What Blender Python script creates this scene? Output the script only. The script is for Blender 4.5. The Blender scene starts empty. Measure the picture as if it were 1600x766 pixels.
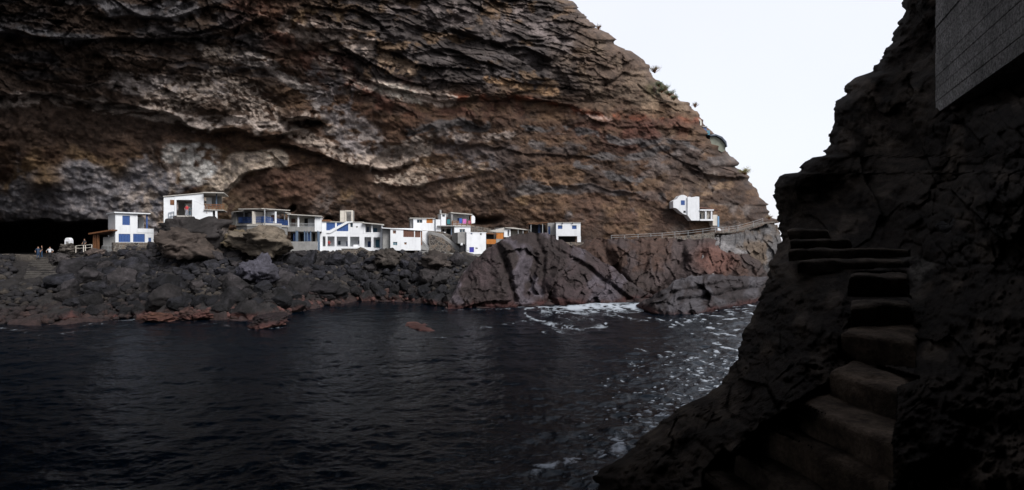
import bpy, bmesh, math, random
import numpy as np
from mathutils import Vector, Matrix

random.seed(7)
RS = np.random.RandomState(11)
scene = bpy.context.scene
COL = scene.collection
H = 9.0            # eye height above the water
F = 800.0          # focal length in units of the 1600 px wide photograph (90 degree view)
CX, CY = 800.0, 383.0

def P(px, py, Y):
    return ((px - CX) / F * Y, Y, H - (py - CY) / F * Y)

# ------------------------------------------------------------------ noise
def _h(ix, iy, iz, seed):
    with np.errstate(over='ignore'):
        h = (ix.astype(np.uint32) * np.uint32(374761393) + iy.astype(np.uint32) * np.uint32(668265263)
             + iz.astype(np.uint32) * np.uint32(2147483647) + np.uint32((seed * 974634777) & 0xffffffff))
        h = (h ^ (h >> np.uint32(13))) * np.uint32(1274126177)
        h = (h ^ (h >> np.uint32(16))) * np.uint32(2246822519)
        h = h ^ (h >> np.uint32(15))
    return h.astype(np.float64) / 4294967295.0

def vnoise(x, y, z=0.0, seed=0):
    """smooth value noise in -1..1"""
    x, y = np.asarray(x, float), np.asarray(y, float)
    z = np.broadcast_to(np.asarray(z, float), x.shape)
    ix, iy, iz = np.floor(x).astype(np.int64), np.floor(y).astype(np.int64), np.floor(z).astype(np.int64)
    fx, fy, fz = x - ix, y - iy, z - iz
    ux, uy, uz = [t * t * t * (t * (t * 6 - 15) + 10) for t in (fx, fy, fz)]
    flat = not np.any(fz)
    r = 0
    for dz in ((0,) if flat else (0, 1)):
        a = _h(ix, iy, iz + dz, seed); b = _h(ix + 1, iy, iz + dz, seed)
        c = _h(ix, iy + 1, iz + dz, seed); d = _h(ix + 1, iy + 1, iz + dz, seed)
        v = (a * (1 - ux) + b * ux) * (1 - uy) + (c * (1 - ux) + d * ux) * uy
        r = r + v * (1.0 if flat else (uz if dz else 1 - uz))
    return r * 2 - 1

def fbm(x, y, z=0.0, oct=4, seed=0, gain=0.5):
    r, a, t = 0, 1.0, 0
    x, y, z = np.asarray(x, float), np.asarray(y, float), np.asarray(z, float)
    for o in range(oct):
        r = r + a * vnoise(x, y, z, seed + o * 17); t += a
        a *= gain
        x, y, z = x * 2.03 + 13.1, y * 2.03 + 7.7, z * 2.03
    return r / t * 1.6

def ridged(x, y, oct=4, seed=0):
    r, a, t = 0, 1.0, 0
    for o in range(oct):
        r = r + a * (1 - 2 * np.abs(vnoise(x, y, 0, seed + o * 31))); t += a
        a *= 0.5; x, y = x * 2.07 + 3.1, y * 2.07 + 9.2
    return r / t

def facets(x, y, seed=0, tilt=1.0):
    """cellular rock: every cell is a tilted facet with its own height; also returns distance to the cell edge"""
    x, y = np.asarray(x, float), np.asarray(y, float)
    ix, iy = np.floor(x), np.floor(y)
    best = np.full(x.shape, 9e9); sec = best.copy(); val = np.zeros(x.shape)
    z0 = np.zeros(x.shape)
    for dx in (-1, 0, 1):
        for dy in (-1, 0, 1):
            cx, cy = (ix + dx).astype(np.int64), (iy + dy).astype(np.int64)
            jx = cx + _h(cx, cy, cx * 0, seed); jy = cy + _h(cx, cy, cx * 0, seed + 1)
            d = (x - jx) ** 2 + (y - jy) ** 2
            hv = _h(cx, cy, cx * 0, seed + 2) * 2 - 1
            gx = _h(cx, cy, cx * 0, seed + 3) * 2 - 1; gy = _h(cx, cy, cx * 0, seed + 4) * 2 - 1
            v = hv + tilt * (gx * (x - jx) + gy * (y - jy))
            m = d < best
            sec = np.where(m, best, np.minimum(sec, d))
            val = np.where(m, v, val); best = np.where(m, d, best)
    return val, np.sqrt(sec) - np.sqrt(best)

def sstep(a, b, x):
    t = np.clip((x - a) / (b - a), 0, 1)
    return t * t * (3 - 2 * t)

def polyd(x, y, pts):
    """distance to a polyline, and the position along it (0..1)"""
    best = np.full(np.shape(x), 9e9); par = np.zeros(np.shape(x)); n = len(pts) - 1
    for i in range(n):
        (ax, ay), (bx, by) = pts[i], pts[i + 1]
        dx, dy = bx - ax, by - ay
        t = np.clip(((x - ax) * dx + (y - ay) * dy) / (dx * dx + dy * dy + 1e-9), 0, 1)
        d = np.hypot(x - ax - t * dx, y - ay - t * dy)
        m = d < best
        best = np.where(m, d, best); par = np.where(m, (i + t) / n, par)
    return best, par

def rbf(ctrl):
    c = np.array(ctrl, float); s = 300.0
    xy = c[:, :2] / s
    def phi(r2): return 0.5 * r2 * np.log(r2 + 1e-12)
    n = len(c)
    d2 = ((xy[:, None] - xy[None]) ** 2).sum(-1)
    A = np.zeros((n + 3, n + 3)); A[:n, :n] = phi(d2) + np.eye(n) * 1e-3
    A[:n, n] = 1; A[:n, n + 1:] = xy; A[n, :n] = 1; A[n + 1:, :n] = xy.T
    w = np.linalg.solve(A, np.concatenate([c[:, 2], np.zeros(3)]))
    def f(px, py):
        x, y = np.asarray(px, float) / s, np.asarray(py, float) / s
        x, y = np.broadcast_arrays(x, y)
        r = w[n] + w[n + 1] * x + w[n + 2] * y
        for i in range(n):
            r = r + w[i] * phi((x - xy[i, 0]) ** 2 + (y - xy[i, 1]) ** 2)
        return r
    return f

# ------------------------------------------------------------------ object helpers
def grid_faces(nr, nc):
    i = np.arange(nr * nc).reshape(nr, nc)
    return np.stack([i[:-1, :-1], i[:-1, 1:], i[1:, 1:], i[1:, :-1]], -1).reshape(-1, 4)

def np_mesh(name, co, faces, col=None, mat=None, smooth=True, flip=False):
    me = bpy.data.meshes.new(name)
    faces = np.asarray(faces)
    if flip: faces = faces[:, ::-1]
    k = faces.shape[1]
    me.vertices.add(len(co)); me.vertices.foreach_set('co', np.asarray(co, np.float32).ravel())
    me.loops.add(faces.size); me.loops.foreach_set('vertex_index', faces.astype(np.int32).ravel())
    me.polygons.add(len(faces))
    me.polygons.foreach_set('loop_start', np.arange(0, faces.size, k, dtype=np.int32))
    me.polygons.foreach_set('loop_total', np.full(len(faces), k, np.int32))
    me.update(calc_edges=True)
    me.polygons.foreach_set('use_smooth', np.full(len(faces), smooth))
    if col is not None:
        at = me.color_attributes.new('Col', 'FLOAT_COLOR', 'POINT')
        c = np.ones((len(co), 4), np.float32); c[:, :3] = col
        at.data.foreach_set('color', c.ravel())
    if mat: me.materials.append(mat)
    return me

def link(name, me, parent=None, loc=None):
    o = bpy.data.objects.new(name, me); COL.objects.link(o)
    if parent is not None: o.parent = parent
    if loc is not None: o.location = loc
    return o

def tag(o, label=None, cat=None, group=None, kind=None):
    if label: o['label'] = label
    if cat: o['category'] = cat
    if group: o['group'] = group
    if kind: o['kind'] = kind
    return o

def relief(name, PX, PY, D, col, mat, kind='structure', back=None, smooth=True):
    X, Y, Z = P(PX, PY, D)
    nr, nc = PX.shape
    co = np.stack([X, Y, Z], -1).reshape(-1, 3)
    me = np_mesh(name, co, grid_faces(nr, nc), col.reshape(-1, 3), mat, smooth)
    o = link(name, me)
    if kind: o['kind'] = kind
    return o

# ------------------------------------------------------------------ materials
def new_mat(name):
    m = bpy.data.materials.new(name); m.use_nodes = True
    nt = m.node_tree
    b = nt.nodes['Principled BSDF']
    return m, nt, b

def N(nt, typ, **kw):
    n = nt.nodes.new(typ)
    for k, v in kw.items():
        if k in n.inputs.keys() if isinstance(k, str) else False: n.inputs[k].default_value = v
        else: setattr(n, k, v)
    return n

def noise_node(nt, scale, detail=6, rough=.6, vec=None):
    n = nt.nodes.new('ShaderNodeTexNoise')
    n.inputs['Scale'].default_value = scale; n.inputs['Detail'].default_value = detail
    n.inputs['Roughness'].default_value = rough
    if vec: nt.links.new(vec, n.inputs['Vector'])
    return n

def ramp(nt, fac, stops):
    r = nt.nodes.new('ShaderNodeValToRGB'); nt.links.new(fac, r.inputs[0])
    el = r.color_ramp.elements
    while len(el) < len(stops): el.new(0.5)
    for e, (p, c) in zip(el, stops):
        e.position = p; e.color = (c[0], c[1], c[2], 1) if isinstance(c, (tuple, list)) else (c, c, c, 1)
    return r.outputs[0]

def mixc(nt, fac, a, b, mode='MIX'):
    m = nt.nodes.new('ShaderNodeMix'); m.data_type = 'RGBA'; m.blend_type = mode
    for s, v in ((m.inputs[0], fac), (m.inputs[6], a), (m.inputs[7], b)):
        if hasattr(v, 'is_output') or isinstance(v, bpy.types.NodeSocket): nt.links.new(v, s)
        elif isinstance(v, (int, float)): s.default_value = v
        else: s.default_value = (v[0], v[1], v[2], 1)
    return m.outputs[2]

def mth(nt, op, a, b=None, c=None):
    m = nt.nodes.new('ShaderNodeMath'); m.operation = op
    for s, v in zip(m.inputs, (a, b, c)):
        if v is None: continue
        if isinstance(v, bpy.types.NodeSocket): nt.links.new(v, s)
        else: s.default_value = v
    return m.outputs[0]

def bump(nt, bsdf, h, strength, dist):
    b = nt.nodes.new('ShaderNodeBump'); b.inputs['Strength'].default_value = strength
    b.inputs['Distance'].default_value = dist
    nt.links.new(h, b.inputs['Height']); nt.links.new(b.outputs[0], bsdf.inputs['Normal'])
    return b

def rock_mat(name, s_big, s_small, dist, var=(.55, 1.5), rough=.85, spec=.25, tint_low=False, obj_rand=False):
    m, nt, b = new_mat(name)
    at = nt.nodes.new('ShaderNodeVertexColor'); at.layer_name = 'Col'
    geo = nt.nodes.new('ShaderNodeNewGeometry')
    vec = geo.outputs['Position']
    if obj_rand:
        tc = nt.nodes.new('ShaderNodeTexCoord'); vec = tc.outputs['Object']
    n1 = noise_node(nt, s_big, 8, .65, vec); n2 = noise_node(nt, s_small, 5, .7, vec)
    f1 = ramp(nt, n1.outputs[0], [(.32, var[0]), (.68, var[1])])
    f2 = ramp(nt, n2.outputs[0], [(.3, .6), (.7, 1.4)])
    c = mixc(nt, 1.0, at.outputs[0], f1, 'MULTIPLY'); c = mixc(nt, 1.0, c, f2, 'MULTIPLY')
    if obj_rand:
        oi = nt.nodes.new('ShaderNodeObjectInfo')
        r = ramp(nt, oi.outputs['Random'], [(0, (.4, .4, .44)), (.3, (.66, .68, .78)), (.6, (.8, .78, .78)), (.85, (1.2, 1.05, .92)), (1, (.8, .85, 1.0))])
        c = mixc(nt, 1.0, c, r, 'MULTIPLY')
        sep = nt.nodes.new('ShaderNodeSeparateXYZ'); nt.links.new(geo.outputs['Position'], sep.inputs[0])
        nz = noise_node(nt, .5, 3, .6, geo.outputs['Position'])
        zz = mth(nt, 'ADD', sep.outputs[2], mth(nt, 'MULTIPLY', mth(nt, 'SUBTRACT', nz.outputs[0], .5), 2.6))
        low = ramp(nt, mth(nt, 'MULTIPLY', zz, .25), [(.04, (.085, .04, .033)), (.14, (.05, .021, .019)), (.26, (.016, .015, .015))])
        k = ramp(nt, mth(nt, 'MULTIPLY', zz, .25), [(.12, 1.0), (.3, 0.0)])
        lo2 = mixc(nt, 1.0, low, f2, 'MULTIPLY')
        wet = ramp(nt, mth(nt, 'MULTIPLY', zz, .125), [(.25, .42), (.7, 1.0)])
        c = mixc(nt, 1.0, c, wet, 'MULTIPLY')
        gt = noise_node(nt, .13, 2, .5, geo.outputs['Position'])
        k = mth(nt, 'MULTIPLY', k, ramp(nt, gt.outputs[0], [(.42, .25), (.56, 1.0)]))
        c = mixc(nt, k, c, lo2)
    nt.links.new(c, b.inputs['Base Color'])
    b.inputs['Roughness'].default_value = rough
    b.inputs['Specular IOR Level'].default_value = spec
    hh = mth(nt, 'ADD', n1.outputs[0], mth(nt, 'MULTIPLY', n2.outputs[0], .45))
    bump(nt, b, hh, 1.0, dist)
    return m

def paint(name, c, rough=.7, dirt=.25, scale=1.3, spec=.3, bumpd=.01):
    m, nt, b = new_mat(name)
    geo = nt.nodes.new('ShaderNodeNewGeometry')
    n = noise_node(nt, scale, 7, .7, geo.outputs['Position'])
    mp = nt.nodes.new('ShaderNodeMapping'); mp.inputs['Scale'].default_value = (4, 4, .5)
    nt.links.new(geo.outputs['Position'], mp.inputs[0])
    n2 = noise_node(nt, scale, 5, .6, mp.outputs[0])
    f = ramp(nt, n.outputs[0], [(.3, 1 - dirt), (.55, 1.0)])
    g = ramp(nt, n2.outputs[0], [(.28, 1 - dirt * .8), (.5, 1.0)])
    cc = mixc(nt, 1.0, c, f, 'MULTIPLY'); cc = mixc(nt, 1.0, cc, g, 'MULTIPLY')
    nt.links.new(cc, b.inputs['Base Color'])
    b.inputs['Roughness'].default_value = rough; b.inputs['Specular IOR Level'].default_value = spec
    bump(nt, b, n.outputs[0], .4, bumpd)
    return m

CLIFF = rock_mat('cliff_rock', .8, 3.6, .32, var=(.72, 1.3))
ROCK = rock_mat('outcrop_rock', .9, 5, .22)
NEAR = rock_mat('near_rock', 2.6, 26, .05, var=(.35, 1.9), rough=.92, spec=.08)
BOULDER = rock_mat('boulder_rock', 1.6, 7, .16, obj_rand=True)
# ------------------------------------------------------------------ the far cliff
RIDGE = np.array([(120, -1400), (330, -900), (600, -420), (740, -200), (885, 0), (905, 14), (925, 36), (950, 50), (967, 72), (985, 82), (1003, 93),
                  (1016, 106), (1022, 120), (1036, 130), (1050, 146), (1062, 158), (1081, 160), (1088, 172), (1092, 186), (1108, 202),
                  (1118, 218), (1133, 228), (1139, 240), (1150, 262), (1163, 268), (1174, 278), (1176, 291), (1191, 306), (1203, 318),
                  (1204, 324), (1196, 334), (1199, 339), (1211, 343), (1214, 352), (1218, 370), (1222, 400), (1226, 470)], float)
def ridge_x(py):
    return np.interp(py, RIDGE[:, 1], RIDGE[:, 0])

cliffD = rbf([(-200, 395, 66), (0, 395, 86), (180, 390, 89), (400, 390, 98), (600, 390, 103), (800, 390, 104), (950, 395, 103), (1050, 372, 104.5),
              (1120, 365, 105.5), (1215, 385, 110), (1100, 440, 98), (0, 330, 82), (300, 320, 92), (600, 320, 101), (900, 320, 104), (1060, 330, 105),
              (0, 200, 74), (300, 200, 86), (600, 200, 96), (850, 200, 101), (1100, 215, 108), (-200, 200, 62),
              (-200, 0, 54), (0, 0, 64), (300, 0, 76), (600, 0, 87), (880, 0, 100),
              (0, -400, 50), (400, -400, 66), (700, -250, 84), (0, -900, 42), (330, -900, 60), (-300, -600, 40)])

rows = np.concatenate([np.linspace(-1300, -60, 60), np.linspace(-55, 440, 340)])
ncol = 860
u = np.linspace(0, 1, ncol)
PY = np.repeat(rows[:, None], ncol, 1)
rx = ridge_x(rows) + 5 * fbm(rows / 14, rows * 0 + 3, oct=4, seed=5) + 4 * facets(rows / 9, rows * 0 + .5, seed=9)[0]
left = -260
PX = left + (rx[:, None] - left) * u[None] ** .93
xl = np.linspace(-1700, left - 12, 50)
PX = np.concatenate([np.repeat(xl[None], len(rows), 0), PX], 1); PY = np.repeat(rows[:, None], PX.shape[1], 1)
wx = PX + 10 * fbm(PX / 60, PY / 45, oct=4, seed=21)
wy = PY + 8 * fbm(PX / 70, PY / 40, oct=4, seed=22)
D = cliffD(np.clip(PX, -300, None), PY) + np.clip(-300 - PX, 0, None) * .012
gx, gy = PX * 92 / 800, PY * 92 / 800      # metres, roughly
# rounding at the ridge
edge = (rx[:, None] - PX)
D = D + 9 * np.exp(-np.clip(edge, 0, None) / 9.0) * (edge < 80)

D0 = D.copy()
# strata ledges: overhanging bands that step out over hollows
LEDGES = [([(-260, 140), (0, 142), (150, 150), (250, 170), (330, 206), (440, 206), (480, 192)], 4.0, 26),
          ([(440, 178), (470, 180), (500, 184), (515, 196)], 4.5, 12),
          ([(345, 302), (372, 277), (432, 258)], 2.4, 16),
          ([(430, 214), (500, 240), (540, 260), (600, 262), (640, 250)], 3.2, 16),
          ([(585, 285), (660, 292), (740, 280)], 1.6, 12),
          ([(-260, 45), (0, 52), (150, 60), (300, 55), (420, 30)], 3.0, 22),
          ([(150, 22), (260, 20), (330, 10)], 1.5, 9),
          ([(560, 112), (620, 140), (700, 152), (800, 150), (900, 165)], 2.0, 12),
          ([(700, 45), (780, 60), (830, 80), (870, 100)], 2.5, 18),
          ([(640, 85), (700, 82), (760, 96), (800, 112)], 2.2, 12),
          ([(480, 5), (560, 22), (600, 50)], 2.2, 12),
          ([(430, 30), (500, 45), (570, 60)], 1.8, 9),
          ([(800, 60), (860, 75), (900, 82)], 1.2, 9),
          ([(1000, 130), (1050, 170), (1080, 178)], 1.0, 9),
          ([(1080, 265), (1130, 272), (1165, 280), (1180, 290)], 2.4, 14),
          ([(930, 190), (1000, 198), (1080, 205)], .8, 10),
          ([(700, 220), (760, 222), (830, 235), (930, 240)], 1.2, 9),
          ([(860, 285), (930, 292), (1000, 300)], 1.0, 9)]
dark = np.zeros_like(D)
for pts, A, w in LEDGES:
    pts = np.array(pts, float)
    line = np.interp(wx, pts[:, 0], pts[:, 1])
    inx = sstep(pts[0, 0] - 15, pts[0, 0] + 15, wx) * (1 - sstep(pts[-1, 0] - 25, pts[-1, 0] + 15, wx))
    d = wy - line
    prof = np.where(d > 0, sstep(0, 4, d) * np.exp(-np.clip(d, 0, None) / w), 0) - .5 * np.where(d <= 0, np.exp(np.clip(d, None, 0) / (w * .6)), 0)
    D = D + .55 * A * inx * prof
tuffm = np.clip(np.exp(-(((wx - 120) / 190) ** 2 + ((wy - 195) / 42) ** 2) ** 2) + sstep(258, 275, wy) * sstep(340, 380, wx) * sstep(800, 680, wx)
                + .75 * sstep(185, 215, wy) * sstep(620, 760, wx) * sstep(1080, 1000, wx), 0, 1)
# repeated thin strata in the basalt (upper part)
basalt = sstep(165, 120, wy) * sstep(430, 560, wx) * sstep(1010, 900, wx)
left_top = sstep(150, 110, wy) * sstep(460, 380, wx)
for per, A, sd in ((26, 1.3, 1), (12, .5, 2), (6.5, .22, 3)):
    s = (PY - .22 * PX + 14 * fbm(PX / 90, PY / 60, oct=3, seed=40 + sd)) / per
    f = s - np.floor(s)
    band = _h(np.floor(s).astype(np.int64), (PX * 0).astype(np.int64), (PX * 0).astype(np.int64), sd)
    D = D + A * (f - .5) * (-1) * (.1 + .9 * np.clip(basalt + .45 * left_top, 0, 1)) * (.2 + 1.1 * band) * sstep(-.5, .3, fbm(PX / 40, PY / 30, oct=3, seed=50 + sd))
# blocky facets
for sc, A, sd, ax in ((13, .7, 60, .7), (5.5, .5, 61, .6), (2.4, .3, 62, .8), (1.1, .13, 63, 1)):
    v, e = facets(gx / sc + .5 * fbm(gx / sc / 1.5, gy / sc / 1.5, oct=2, seed=sd + 9), gy / (sc * ax) + .4 * fbm(gx / sc / 2, gy / sc / 2, oct=2, seed=sd + 5), seed=sd, tilt=1.3)
    D = D + A * v * (.75 + .5 * basalt + .25 * left_top) * (1 - .6 * sstep(-.1, .4, fbm(PX / 70, PY / 45, oct=3, seed=55))) * (1 - .85 * tuffm) * (1 - .7 * sstep(460, 380, PX) * sstep(200, 240, PY))
D = D + 1.5 * fbm(gx / 16, gy / 11, oct=5, seed=70) + .28 * fbm(gx / 1.3, gy / 1.1, oct=3, seed=71) - .5 * ridged(gx / 7, gy / 4, 4, 73) * (1 - tuffm) - tuffm * .5 * ridged(gx / 5 + gy / 9, gy / 15 - gx / 30, 4, 74) + (.08 + .1 * tuffm * sstep(500, 700, PX)) * fbm(gx / .6, gy / .45, oct=4, seed=75)
# hollows
def blob(x, y, cx, cy, rx_, ry_, p=2):
    return np.exp(-(((x - cx) / rx_) ** 2 + ((y - cy) / ry_) ** 2) ** (p / 2))
cave = sstep(348, 354, wy + 3) * sstep(190, 165, wx + 0)
D = D + 22 * cave
D = D + 3.5 * blob(wx, wy, 458, 324, 5, 6, 4) + 3 * blob(wx, wy, 516, 341, 4, 4, 4) + 2.5 * blob(wx, wy, 480, 189, 30, 6, 4)
D = D + 2.5 * blob(wx, wy, 565, 350, 4, 4) + 5 * blob(wx, wy, 752, 343, 24, 7) - 3 * blob(wx, wy, 75, 283, 26, 13)

# --- colours of the rock itself, painted darker above the view
def C(r, g, b): return np.array([r, g, b], float)
col = np.zeros(D.shape + (3,)) + C(.078, .049, .033)
def lay(mask, c, k=1.0):
    global col
    m = np.clip(mask * k, 0, 1)[..., None]
    col = col * (1 - m) + np.asarray(c, float) * m
nz = lambda sc, sd, o=4, a=1.0: fbm(wx / sc, wy / (sc * a), oct=o, seed=sd)
lay(sstep(-.2, .6, nz(50, 80, 4, .5)), C(.115, .078, .05), .8)
lay(sstep(0, .6, nz(30, 81, 4, .4)), C(.045, .032, .027), .7)
# ochre ground of the middle right
ochre = sstep(185, 215, wy) * sstep(620, 760, wx)
lay(ochre * sstep(-.5, .5, nz(60, 82, 4, .6)), C(.122, .086, .058), .85)
lay(ochre * sstep(.0, .5, nz(34, 83, 5, .3)), C(.06, .043, .034), .8)
lay(ochre * sstep(.25, .6, nz(40, 84, 4, .5)), C(.14, .095, .064), .8)
# basalt
lay(basalt, C(.052, .05, .053), .9)
lay(basalt * sstep(.1, .6, nz(36, 85, 4, .4)), C(.095, .09, .095), .8)
lay(basalt * sstep(.3, .6, nz(26, 86, 4, .6)), C(.16, .115, .075), .8)
rtop = sstep(850, 930, wx) * sstep(180, 150, wy)
lay(rtop, C(.11, .085, .068), .75)
lay(rtop * sstep(0, .5, nz(24, 87)), C(.17, .14, .11), .7)
lay(sstep(900, 960, wx) * blob(wx, wy * 1.0, 1040, 165, 80, 16) * sstep(-.1, .4, fbm(wx / 7, wy / 30, oct=3, seed=88)), C(.24, .19, .14), .8)
# upper left: near-black basalt and brown tuff
lay(sstep(480, 380, wx) * sstep(215, 190, wy), C(.046, .036, .03), .75)
lay(left_top * sstep(-.1, .5, nz(60, 89, 4, .25)), C(.055, .057, .065), .8)
# smooth brown tuff, lower left and behind the houses
tuff = blob(wx, wy, 120, 195, 190, 42, 4)
lay(tuff, C(.075, .056, .046), .9)
tuff2 = sstep(258, 275, wy) * sstep(340, 380, wx) * sstep(800, 680, wx)
lay(tuff2, C(.072, .05, .038), .85)
lay(tuff2 * blob(wx, wy, 450, 288, 55, 26, 2), C(.095, .056, .042), .8)
lay(blob(wx, wy, 515, 320, 24, 22, 2) * sstep(-.3, .3, nz(7, 90)), C(.17, .16, .16), .7)
# reddish upper diagonal
dd, t = polyd(wx, wy, [(385, 0), (420, 30), (470, 70), (520, 110), (580, 140), (640, 160)])
lay(np.exp(-(dd / 28) ** 2) * sstep(-.4, .4, nz(20, 91)), C(.1, .045, .032), .8)
lay(np.exp(-(dd / 6) ** 2) * sstep(-.35, .2, nz(9, 92)), C(.3, .2, .165), .9)
# red band of baked soil
dd, t = polyd(wx, wy, [(690, 150), (760, 151), (830, 155), (900, 172), (950, 182), (1020, 184), (1085, 190)])
lay(np.exp(-(dd / 5) ** 2) * sstep(-.6, .2, nz(18, 93)), C(.19, .065, .036), .9)
lay(blob(wx, wy, 1000, 205, 110, 20, 4) * sstep(-.3, .5, nz(26, 94)), C(.095, .045, .035), .9)
lay(blob(wx, wy, 760, 170, 90, 14, 4) * sstep(-.3, .5, nz(22, 95)), C(.085, .04, .03), .8)
dd, t = polyd(wx, wy, [(905, 178), (925, 184), (960, 187)])
lay(np.exp(-(dd / 3.5) ** 2) * sstep(-.2, .3, nz(5, 96)), C(.42, .33, .3), .9)
# white salt and lime streaks
W = C(.34, .325, .315)
def streak(pts, w, c=W, k=.9, sp=7, th=(-.1, .35), sd=100, ani=1.0):
    c = np.clip(np.asarray(c) * 1.25, 0, .5); w = w * 1.2; th = (th[0] - .12, th[1] - .05)
    dd, t = polyd(wx, wy, pts)
    n = fbm(wx / (sp * ani), wy / sp, oct=4, seed=sd)
    fall = np.exp(-(dd / w) ** 2)
    lay(sstep(th[0], th[1], n + fall * .6 - .35) * sstep(.12, .5, fall), c, k)
streak([(-60, 145), (60, 155), (130, 152), (180, 165), (260, 178), (330, 196), (400, 192), (436, 196)], 9, sd=101, ani=2.5)
streak([(180, 125), (240, 130), (300, 128), (340, 140)], 12, C(.26, .255, .26), sd=102, ani=2)
streak([(250, 150), (300, 145), (340, 125), (370, 150), (410, 175)], 20, C(.27, .25, .23), .85, 4, (.1, .4), 103)
streak([(290, 62), (340, 72), (400, 92), (440, 118), (490, 155), (520, 180)], 9, C(.24, .235, .235), sd=104, ani=2)
streak([(320, 78), (370, 82)], 7, C(.4, .37, .33), .9, 3, (.0, .25), 105)
streak([(450, 40), (500, 52), (540, 66), (570, 78)], 12, C(.33, .3, .28), sd=106, ani=2)
streak([(500, 90), (540, 115), (600, 136), (640, 146), (700, 152)], 8, C(.42, .36, .33), .95, 6, (-.3, .1), 107)
streak([(600, 138), (650, 150)], 8, C(.45, .4, .37), .9, 4, (-.3, 0), 108)
streak([(500, 120), (520, 150), (540, 190), (560, 230)], 26, C(.2, .2, .215), .85, 12, (-.2, .4), 109)
streak([(550, 200), (575, 240)], 22, C(.24, .235, .24), .8, 8, (-.1, .4), 110)
streak([(455, 200), (500, 222), (530, 246), (560, 254), (610, 254), (650, 240), (665, 225)], 8, C(.36, .33, .3), .9, 6, (-.3, .15), 111)
streak([(430, 190), (450, 182), (500, 186), (520, 200)], 7, C(.26, .24, .22), .8, 6, (-.1, .3), 112)
streak([(600, 282), (630, 276), (660, 284)], 8, C(.36, .33, .29), .9, 5, (-.2, .2), 113)
streak([(640, 268), (700, 262), (760, 262)], 9, C(.28, .24, .2), .8, 5, (.0, .35), 114)
streak([(690, 205), (740, 212), (800, 205)], 6, C(.27, .25, .24), .8, 6, (-.1, .35), 115)
streak([(700, 225), (760, 245), (800, 240)], 16, C(.1, .1, .11), .8, 12, (-.3, .3), 116)
streak([(600, 235), (640, 225), (670, 222)], 12, C(.2, .19, .18), .8, 8, (-.2, .3), 117)
streak([(700, 298), (740, 300), (760, 310)], 8, C(.2, .16, .13), .8, 5, (-.2, .3), 118)
streak([(800, 292), (880, 292), (960, 296)], 6, C(.075, .08, .09), .8, 10, (-.3, .2), 119, 3)
streak([(620, 10), (700, 20), (760, 30), (820, 30), (880, 60)], 16, C(.15, .14, .145), .8, 12, (-.1, .4), 120, 2)
streak([(760, 130), (820, 134), (860, 140)], 5, C(.26, .18, .11), .9, 4, (-.4, 0), 121)
streak([(600, 100), (640, 112)], 9, C(.3, .24, .18), .9, 5, (-.3, .1), 122, .5)
streak([(150, 8), (220, 12), (300, 12)], 9, C(.13, .14, .16), .8, 12, (-.3, .3), 123, 2)
streak([(0, 55), (60, 50), (130, 60)], 8, C(.09, .1, .115), .8, 12, (-.3, .3), 124, 2)
# big pale patches
m = sstep(.15, .5, blob(wx, wy, 303, 252, 42, 34, 3)) * sstep(225, 232, wy)
lay(m * sstep(-.9, .1, nz(10, 130)), C(.56, .61, .63), .97)
lay(blob(wx, wy, 262, 262, 22, 26, 2) * sstep(-.15, .25, nz(8, 131)), C(.6, .56, .52), .9)
dd, t = polyd(wx, wy, [(322, 330), (340, 292), (372, 262), (420, 246), (436, 244)])
lay(sstep(.3, .6, np.exp(-(dd / 17) ** 2)) * (wy < 400), C(.56, .52, .45), .95)
lay(sstep(.3, .6, np.exp(-(dd / 17) ** 2)) * sstep(.1, .5, nz(9, 132)), C(.19, .18, .17), .8)
lay(blob(wx, wy, 345, 340, 30, 26, 2) * sstep(-.2, .3, nz(10, 133)), C(.22, .18, .12), .8)
# lower left: blue-grey polished basalt with ochre rim
m = sstep(.2, .5, blob(wx, wy, 125, 290, 120, 62, 3) + .35 * nz(30, 134)) * sstep(228, 262, wy + 18 * np.sin(wx / 17))
lay(m, C(.25, .185, .11), .85)
m = sstep(.25, .5, blob(wx, wy, 130, 305, 135, 56, 3) + .3 * nz(26, 135)) * sstep(240, 268, wy + 20 * np.sin(wx / 17 + .3))
lay(m, C(.17, .185, .22), .95)
lay(m * sstep(.1, .5, nz(9, 136)), C(.33, .335, .36), .8)
lay(blob(wx, wy, 75, 280, 28, 17, 3), C(.17, .12, .065), .9)
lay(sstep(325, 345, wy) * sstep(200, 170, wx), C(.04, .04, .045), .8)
lay(blob(wx, wy, 240, 315, 40, 50, 2) * sstep(-.1, .4, nz(11, 137, 4, 2)), C(.42, .39, .35), .85)
lay(blob(wx, wy, 500, 28, 60, 16, 2) * sstep(-.1, .35, nz(16, 138)), C(.2, .145, .085), .9)
# the far point
pt = sstep(1010, 1080, wx) * sstep(215, 260, wy)
lay(pt * sstep(-.3, .4, nz(22, 140)), C(.13, .125, .125), .8)
lay(pt * blob(wx, wy, 1110, 290, 60, 18, 2) * sstep(-.1, .3, nz(7, 141)), C(.26, .2, .14), .85)
lay(pt * sstep(.05, .5, nz(16, 142)), C(.12, .085, .06), .8)
lay(pt * sstep(345, 375, wy) * sstep(-.2, .4, fbm(wx / 8, wy / 22, oct=4, seed=143)), C(.22, .21, .205), .8)
lay(blob(wx, wy, 1118, 405, 36, 30, 3), C(.12, .06, .045), .8)
lay(blob(wx, wy, 820, 262, 120, 40, 2) * sstep(.2, .5, nz(20, 144, 4, .5)), C(.14, .095, .06), .7)
lay(blob(wx, wy, 1038, 138, 22, 14, 2) * sstep(-.4, .2, nz(6, 145)), C(.07, .085, .04), .9)
lay(blob(wx, wy, 1000, 212, 120, 26, 4) * sstep(-.3, .4, nz(30, 160, 4, .4)), C(.07, .04, .033), .85)
lay(blob(wx, wy, 760, 205, 130, 30, 4) * sstep(-.2, .4, nz(30, 161, 4, .5)), C(.065, .043, .034), .75)
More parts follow.
